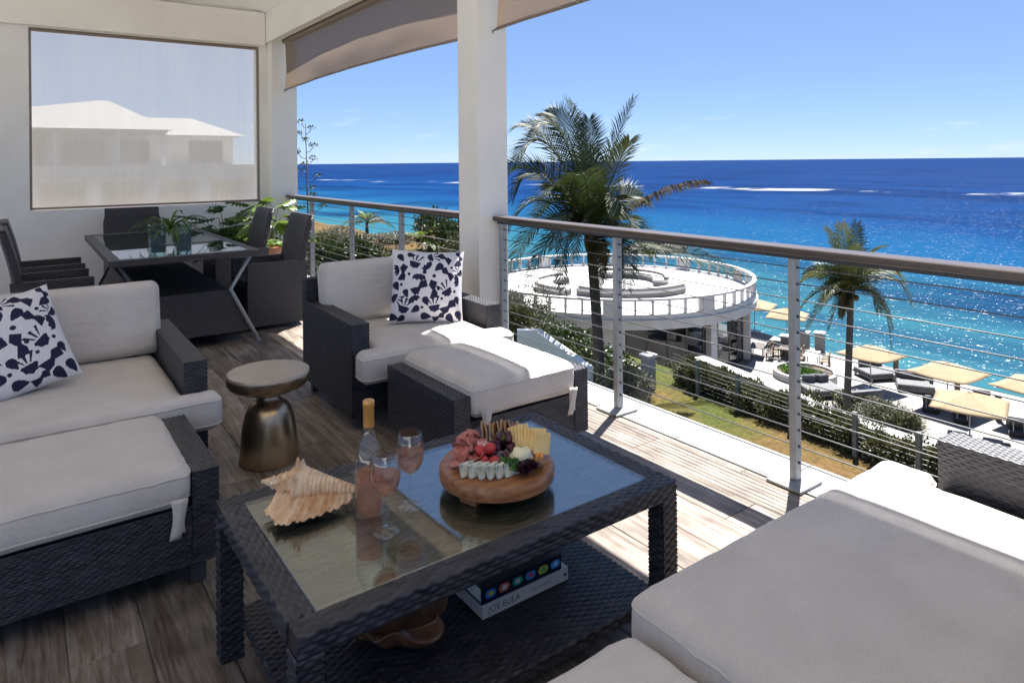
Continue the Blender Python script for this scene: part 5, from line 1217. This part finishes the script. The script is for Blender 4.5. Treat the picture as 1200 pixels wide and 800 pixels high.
# agaves and a dried flower stalk
def agave(px_, py_, d_, label, seed, L=1.2):
    p = ghit(px_, py_+12); z = gz(p.x, p.y); t = thing('agave', label, 'agave', (p.x, p.y, z-.05), 0, None); rg = random.Random(seed)
    lift = max(0, p.z-z-.4)
    for k in range(26):
        a = k*2.4; e_ = .25+1.1*(k/26); d = Vector((math.cos(a)*math.cos(e_), math.sin(a)*math.cos(e_), math.sin(e_))); o = Vector((0, 0, .05)); pts = [o+d*L*s+Vector((0, 0, lift*min(1, s*4))) for s in (0, .3, .65, 1)]
        blade(pts, .16, M['shrubgrey'], t)
agave(357, 305, 24, 'grey spiky agave beside the corner column', 1, 1.3); agave(378, 312, 23, 'grey spiky agave under the first far railing post', 2, 1.3)
p = at_d(360, 300, 26); z = gz(p.x, p.y); p2 = at_d(358, 145, 26); t = thing('agave_stalk', 'tall thin dried agave flower stalk against the sky', 'flower stalk', (p.x, p.y, z))
tip = p2-Vector((p.x, p.y, z)); MB().tube([Vector((0, 0, -.1)), tip*.5+Vector((.08, 0, 0)), tip], [.05, .04, .012], 7).build('stalk', M['trunk'], t, smooth=True)
rg = random.Random(3)
for k in range(15):
    s = .62+.36*k/14; a = k*2.4; l_ = (.75-.55*(k/14))*rg.uniform(.7, 1.1); b0 = tip*s+Vector((.05*(1-s), 0, 0)); e_ = b0+Vector((math.cos(a)*l_, math.sin(a)*l_, .22))
    q = MB().tube([b0, (b0+e_)/2+Vector((0, 0, -.06)), e_], .012, 5).build('branch', M['trunk'], t)
    V, Fc = leaf_cloud(40, .18, .18, .12, .08, k); obj('seed_cluster', mesh('seed_cluster', [Vector(v)+e_ for v in V], Fc, M['shrubdark'], False, uv=False), q)

# sea rocks
def rock(px_, py_, rx, ry, rz, label, seed):
    x, y = PXY(px_, py_, SEA); V = []; Fc = []; n = 26
    for i in range(n//2+1):
        ph = math.pi*i/(n//2)
        for j in range(n):
            a = 2*math.pi*j/n; d = Vector((math.sin(ph)*math.cos(a), math.sin(ph)*math.sin(a), math.cos(ph))); k = 1+.45*mnoise.noise(d*2.1+Vector((seed*5, 0, 0)))+.22*mnoise.noise(d*6)
            V.append((d.x*rx*k, d.y*ry*k, d.z*rz*k))
    for i in range(n//2):
        for j in range(n): Fc.append((i*n+j, (i+1)*n+j, (i+1)*n+(j+1) % n, i*n+(j+1) % n))
    tag(obj('sea_rock', mesh('sea_rock', V, Fc, M['rock'], False, uv=False), None, (x, y, SEA), (0, 0, -YAW)), label, 'rock')
rock(757, 296, 4.5, 2.5, 1.2, 'low dark rock in the sea behind the pavilion roof, left of the pair', 1); rock(779, 295, 3.6, 2.4, 2.0, 'higher dark rock in the sea behind the pavilion roof, right of the pair', 2)

# ---------------------------------------------------------------- terrace furniture
def parasol(px_, py_, z, w, rz, label, proto=None):
    x, y = PXY(px_, py_, z)
    if proto: o = dup(proto, (x, y, T), rz, label); o.scale = (w/2.6, w/2.6, (z-T)/2.45); return o
    t = thing('parasol', label, 'parasol', (x, y, T), rz, 'tan parasols on the sea terrace'); h = 1.3; n = 8
    for s in range(4):
        V = []; Fc = []
        for j in range(n+1):
            v = j/n
            for i in range(n+1):
                u = 2*i/n-1; xx, yy_ = v*h*u, -v*h; zz = 2.45-.58*v**1.1+.05*v*(u*u)-.05*v*(1-u*u)*.6
                c, s_ = math.cos(s*math.pi/2), math.sin(s*math.pi/2); V.append((xx*c-yy_*s_, xx*s_+yy_*c, zz))
        for j in range(n):
            for i in range(n): k = j*(n+1)+i; Fc.append((k, k+1, k+n+2, k+n+1))
        o = obj('canopy_panel', mesh('canopy_panel', V, Fc, M['tan'], True, uv=False), t); so = o.modifiers.new('t', 'SOLIDIFY'); so.thickness = .008
    MB().tube([(0, 0, .02), (0, 0, 2.5)], .028, 8).build('pole', M['metal'], t, smooth=True); boxo('base', -.35, .35, -.35, .35, .002, .07, M['metal'], t, .02)
    for k in range(4): a = R(45+90*k); MB().tube([(0, 0, 2.40), (1.25*1.4*math.cos(a)*.98, 1.25*1.4*math.sin(a)*.98, 1.86)], .012, 5).build('rib', M['metal'], t)
    return t
zc = T+2.45
pa = parasol(1020, 404, zc, 2.7, R(-6), 'tan parasol behind the trunk of the smaller palm, over a daybed')
parasol(1110, 424, zc, 2.8, R(-4), 'tan parasol over the square corner sofa by the sea edge', pa)
parasol(1136, 459, zc, 2.8, R(16), 'nearest tan parasol, over the pair of loungers', pa)
parasol(1212, 440, zc, 2.8, R(-5), 'tan parasol cut off by the right picture edge, nearer the sea', pa)
parasol(1215, 470, zc, 2.7, R(10), 'tan parasol cut off by the right picture edge, lower one', pa) if False else None
parasol(884, 350, zc, 2.7, R(20), 'tan parasol half hidden behind the pavilion', pa)
parasol(922, 361, zc, 2.6, R(25), 'tan parasol behind the railing post, over the outdoor tables', pa)

def lounger(px_, py_, rz, label, z=T, proto=None):
    x, y = PXY(px_, py_, z)
    if proto: return dup(proto, (x, y, T), rz, label)
    t = thing('sun_lounger', label, 'sun lounger', (x, y, T), rz, 'sun loungers on the sea terrace')
    boxo('frame', -.38, .38, -1.0, 1.0, .10, .24, M['dkfab'], t, .02)
    for sx in (-.30, .30):
        for sy in (-.85, .85): boxo('leg', sx-.04, sx+.04, sy-.04, sy+.04, .002, .099, M['dark'], t)
    soft_block('mattress', [(-.36, .36, -.98, .22)], .245, .35, .04, M['greyfab'], t, .12, crown=.01)
    soft_block('back_mattress', [(-.36, .36, 0, .80)], 0, .10, .04, M['greyfab'], t, .12, crown=.01, loc=(0, .23, .27), rot=(R(38), 0, 0))
    boxo('back_panel', -.37, .37, 0, .84, -.035, -.003, M['dkfab'], t).matrix_local = Matrix.Translation((0, .24, .265)) @ Matrix.Rotation(R(38), 4, 'X')
    for sx in (-.2, .2): MB().tube([(sx, .78, .66), (sx, .92, .245)], .018, 6).build('prop', M['white'], t)
    return t
# loungers face the sea: head end (+y local) towards the house
lo = lounger(1092, 478, R(110), 'left lounger of the pair under the nearest parasol')
lounger(1128, 490, R(110), 'right lounger of the pair under the nearest parasol', proto=lo)
lounger(1125, 522, R(118), 'dark-backed lounger seen from behind, left of the nearest railing corner', proto=lo)
lounger(1168, 532, R(118), 'dark-backed lounger seen from behind, close above the sofa arm', proto=lo)
lounger(1192, 505, R(112), 'lounger at the right picture edge behind the front row', proto=lo)
lounger(1150, 470, R(112), 'lounger half hidden behind the nearest parasol', proto=lo)
def daybed(px_, py_, rz, label, w=2.0, d=1.7, back=True, proto=None):
    x, y = PXY(px_, py_, T)
    if proto: return dup(proto, (x, y, T), rz, label)
    t = thing('daybed', label, 'daybed', (x, y, T), rz, 'grey daybeds on the sea terrace')
    boxo('frame', -w/2, w/2, -d/2, d/2, .18, .30, M['greyfab'], t, .02)
    for sx in (-1, 1):
        for sy in (-1, 1): boxo('leg', sx*(w/2-.12)-.05, sx*(w/2-.12)+.05, sy*(d/2-.12)-.05, sy*(d/2-.12)+.05, .002, .179, M['metal'], t)
    soft_block('mattress', [(-w/2+.03, w/2-.03, -d/2+.03, d/2-.03)], .302, .48, .06, M['greyfab'], t, .15, crown=.02)
    if back:
        for k, xx in enumerate((-.45, .1, .5)): soft_block('bolster', [(-.33, .33, -.13, .13)], .0, .42, .11, M['bolster'], t, .1, loc=(xx*.9, d/2-.25+.08*(k % 2), .49), rot=(0, 0, .25*(k-1)), seed=k)
    return t
M['bolster'] = fabric('bolster_grey', (.06, .062, .072), (.085, .088, .10))
db = daybed(962, 462, R(-32), 'grey daybed with rolled cushions beside the round planter')
daybed(1028, 442, R(-28), 'grey daybed with cushions under the parasol behind the palm trunk', proto=db)
def corner_sofa(px_, py_, rz, label, m='greyfab', proto=None):
    x, y = PXY(px_, py_, T)
    if proto: return dup(proto, (x, y, T), rz, label)
    t = thing('outdoor_sofa', label, 'sofa', (x, y, T), rz, 'grey outdoor sofas on the sea terrace')
    boxo('frame', -.9, .9, -.8, .8, .06, .26, M['greyfab'], t, .02); soft_block('seat_cushion', [(-.88, .88, -.8, .45)], .262, .44, .06, M['greyfab'], t, .15, crown=.02)
    boxo('backrest', -.9, .9, .50, .72, .262, .85, M['greyfab'], t, .04); boxo('side_backrest', .70, .9, -.1, .495, .442, .80, M['greyfab'], t, .04)
    soft_block('bolster', [(-.6, .6, -.1, .1)], 0, .36, .09, M['bolster'], t, .12, loc=(-.1, .37, .445)); return t
cs = corner_sofa(1006, 472, R(155), 'grey outdoor sofa seen from behind, right of the smaller palm trunk')
corner_sofa(1072, 456, R(-60), 'pale square outdoor sofa under the parasol by the sea edge', proto=cs)
x, y = PXY(1053, 446, T); t = thing('drum_table', 'round white drum table between the daybeds', 'side table', (x, y, T)); MB().lathe([(0, .002), (.30, .002), (.34, .06), (.36, .34), (.34, .38), (0, .385)], 24, cap=False).build('drum', M['white'], t, auto=40); MB().lathe([(0, .386), (.40, .386), (.40, .42), (0, .425)], 24, cap=False).build('top', M['white'], t, auto=40)
# round planter
x, y = PXY(943, 442, T); t = thing('round_planter', 'low round white planter with green ground cover on the terrace', 'planter', (x, y, T))
ring(MB(), 1.55, 1.75, .002, .42, 0, 360, 48).build('rim', M['white'], t); MB().lathe([(0, .3), (1.54, .3)], 40, cap=False).build('soil', M['soil'], t)
V, Fc = leaf_cloud(2600, 1.6, 1.6, .35, .16, 44, .2); o = obj('ground_cover', mesh('ground_cover', V, Fc, M['leaf'], False, uv=False), t, (0, 0, .28)); o.scale = (.92, .92, 1)
# sea-edge timber posts
for k, (px_, py_) in enumerate(((1050, 441), (1085, 452), (1122, 462), (1170, 492))):
    x, y = PXY(px_, py_, T); tag(MB().box(-.11, .11, -.11, .11, .002, 1.15).box(-.13, .13, -.13, .13, 1.152, 1.20).build('edge_post', M['teal'], None, bevel=.015, loc=(x, y, T)), ('first', 'second', 'third', 'fourth')[k]+' timber post along the sea edge, counted from the smaller palm', 'post', 'timber posts along the sea edge')
# outdoor tables and chairs
def cafe_chair(m, label, loc, rz, proto=None, group='cafe chairs on the terrace'):
    if proto: return dup(proto, loc, rz, label, group)
    t = thing('cafe_chair', label, 'chair', loc, rz, group)
    boxo('seat', -.24, .24, -.24, .24, .43, .48, m, t, .01)
    for sx in (-.21, .21):
        for sy in (-.21, .21): MB().tube([(sx, sy, .002), (sx, sy, .429 if sy < 0 else .62)], .02, 6).build('leg', m, t)
    boxo('backrest', -.24, .24, .20, .24, .625, .90, m, t, .01)
    for sx in (-.25, .25): boxo('armrest', sx-.02, sx+.02, -.2, .19, .64, .67, m, t)
    return t
def cafe_table(m, label, loc, rz):
    t = thing('cafe_table', label, 'table', loc, rz, 'cafe tables'); boxo('top', -.75, .75, -.42, .42, .71, .75, m, t, .008)
    for sx in (-.66, .66):
        for sy in (-.34, .34): boxo('leg', sx-.03, sx+.03, sy-.03, sy+.03, .002, .709, m, t)
    return t
SETS = [(888, 418, R(30), 'dark', 'dark', 'dark cafe table just right of the pavilion'), (952, 428, R(25), 'white', 'chairwood', 'white cafe table right of the railing post'), (922, 420, R(20), 'dark', 'chairwood', 'dark cafe table behind the railing post')]
protos = {}
for k, (px_, py_, rz, tm, cm_, lb) in enumerate(SETS):
    x, y = PXY(px_, py_, T); cafe_table(M[tm], lb, (x, y, T), rz); c, s = math.cos(rz), math.sin(rz)
    for j, (ox, oy, ro) in enumerate(((-.4, -.75, 180), (.4, -.75, 180), (-.4, .75, 0), (.4, .75, 0))):
        loc = (x+ox*c-oy*s, y+ox*s+oy*c, T); wh = ('near left', 'near right', 'far left', 'far right')[j]
        o = cafe_chair(M[cm_], wh+' chair at the '+lb, loc, rz+R(ro), protos.get(cm_)); protos.setdefault(cm_, o)
# tables inside the pavilion
for k, a in enumerate((ca+10, ca+20, ca+31, ca+50)):
    p = Vector((PC.x+(PR-2.2)*math.cos(R(a)), PC.y+(PR-2.2)*math.sin(R(a)), T+.032)); lb = ('first', 'second', 'third', 'fourth')[k]+' pale table inside the pavilion, counted from the left'
    cafe_table(M['white'], lb, p, R(a)).scale = (.8, .8, 1)
    for j, da in enumerate((-1, 1)):
        loc = (p.x-.95*math.sin(R(a))*da, p.y+.95*math.cos(R(a))*da, p.z); cafe_chair(None, ('left' if j == 0 else 'right')+' chair at the '+lb, loc, R(a)+(0 if da > 0 else math.pi), protos['chairwood' if k % 2 else 'dark'], 'chairs inside the pavilion')
# white glass-edge piers at the sea edge behind the tables
for k, (px_, py_) in enumerate(((921, 415), (943, 410), (961, 411))):
    x, y = PXY(px_, py_, T); t = thing('sea_pier', ('left', 'middle', 'right')[k]+' of three pale piers at the sea edge behind the cafe tables', 'pier', (x, y, T), R(20)); boxo('shaft', -.28, .28, -.28, .28, .002, 1.15, M['stone'], t, .02); boxo('cap', -.34, .34, -.34, .34, 1.151, 1.26, M['white'], t, .02)

# ---------------------------------------------------------------- house behind the mesh screen
HY = 45.0
t = thing('white_house', 'white roofed two-storey house seen through the mesh screen', 'house', (4.5, HY+5, -4.6)); O = Vector((4.5, HY+5, -4.6))
def hb(name, x0, x1, y0, y1, z0, z1, m): return boxo(name, x0-O.x, x1-O.x, y0-O.y, y1-O.y, z0-O.z, z1-O.z, m, t)
M['hwall'] = mat('house_cream', (.50, .45, .385), .8, (.55, .50, .43), 1); M['hdark'] = mat('house_shade', (.035, .027, .02), .7, (.05, .04, .03), 2)
hb('lower_wall', -6, 12.6, HY+1.2, HY+9, -4.6, .55, M['hwall']); hb('upper_floor', -6.2, 12.6, HY-.3, HY+9, .56, 1.45, M['white'])
hb('parapet', -6.2, 12.6, HY-.4, HY-.1, .95, 1.46, M['white'])
for x_ in (-2.5, .5, 3.4, 6.3, 9.2, 12.0): hb('lower_pier', x_-.35, x_+.35, HY-.25, HY+.35, -4.6, .55, M['white'])
for x_ in (-1.0, 1.95, 4.85, 7.75, 10.6): hb('lower_opening', x_-1.08, x_+1.08, HY+1.15, HY+1.19, -4.0, .1, M['hdark'])
hb('upper_wall', -6, 11.6, HY+3.0, HY+9, 1.46, 3.35, M['hwall'])
for x_ in (-2.6, 1.6, 4.6, 7.0): hb('porch_post', x_-.13, x_+.13, HY+.3, HY+.56, 1.47, 3.38, M['white'])
for x_, w_ in ((-.4, 1.6), (3.1, 1.1), (5.8, .8), (9.9, 1.0)): o = hb('window', x_-w_, x_+w_, HY+2.93, HY+2.99, 1.6, 3.0, M['hdark'])
hb('eaves_beam', -6.2, 7.2, HY+.2, HY+.7, 3.385, 3.55, M['white'])
def hip(name, x0, x1, y0, y1, z0, rx0, rx1, ry, z1): 
    V = [(x0, y0, z0), (x1, y0, z0), (x1, y1, z0), (x0, y1, z0), (rx0, ry, z1), (rx1, ry, z1)]
    return obj(name, mesh(name, [Vector(v)-O for v in V], [(0, 1, 5, 4), (1, 2, 5), (2, 3, 4, 5), (3, 0, 4), (3, 2, 1, 0)], M['roofw']), t)
M['roofw'] = mat('white_roof', (.27, .265, .26), .7, (.25, .245, .24), 1)
hip('porch_roof', -6.5, 7.5, HY-.1, HY+6, 3.56, 3.9, 4.5, HY+3.6, 5.45); hip('main_roof', -6.6, 12.3, HY+2.5, HY+10, 3.36, -3, 9.6, HY+6, 4.65)
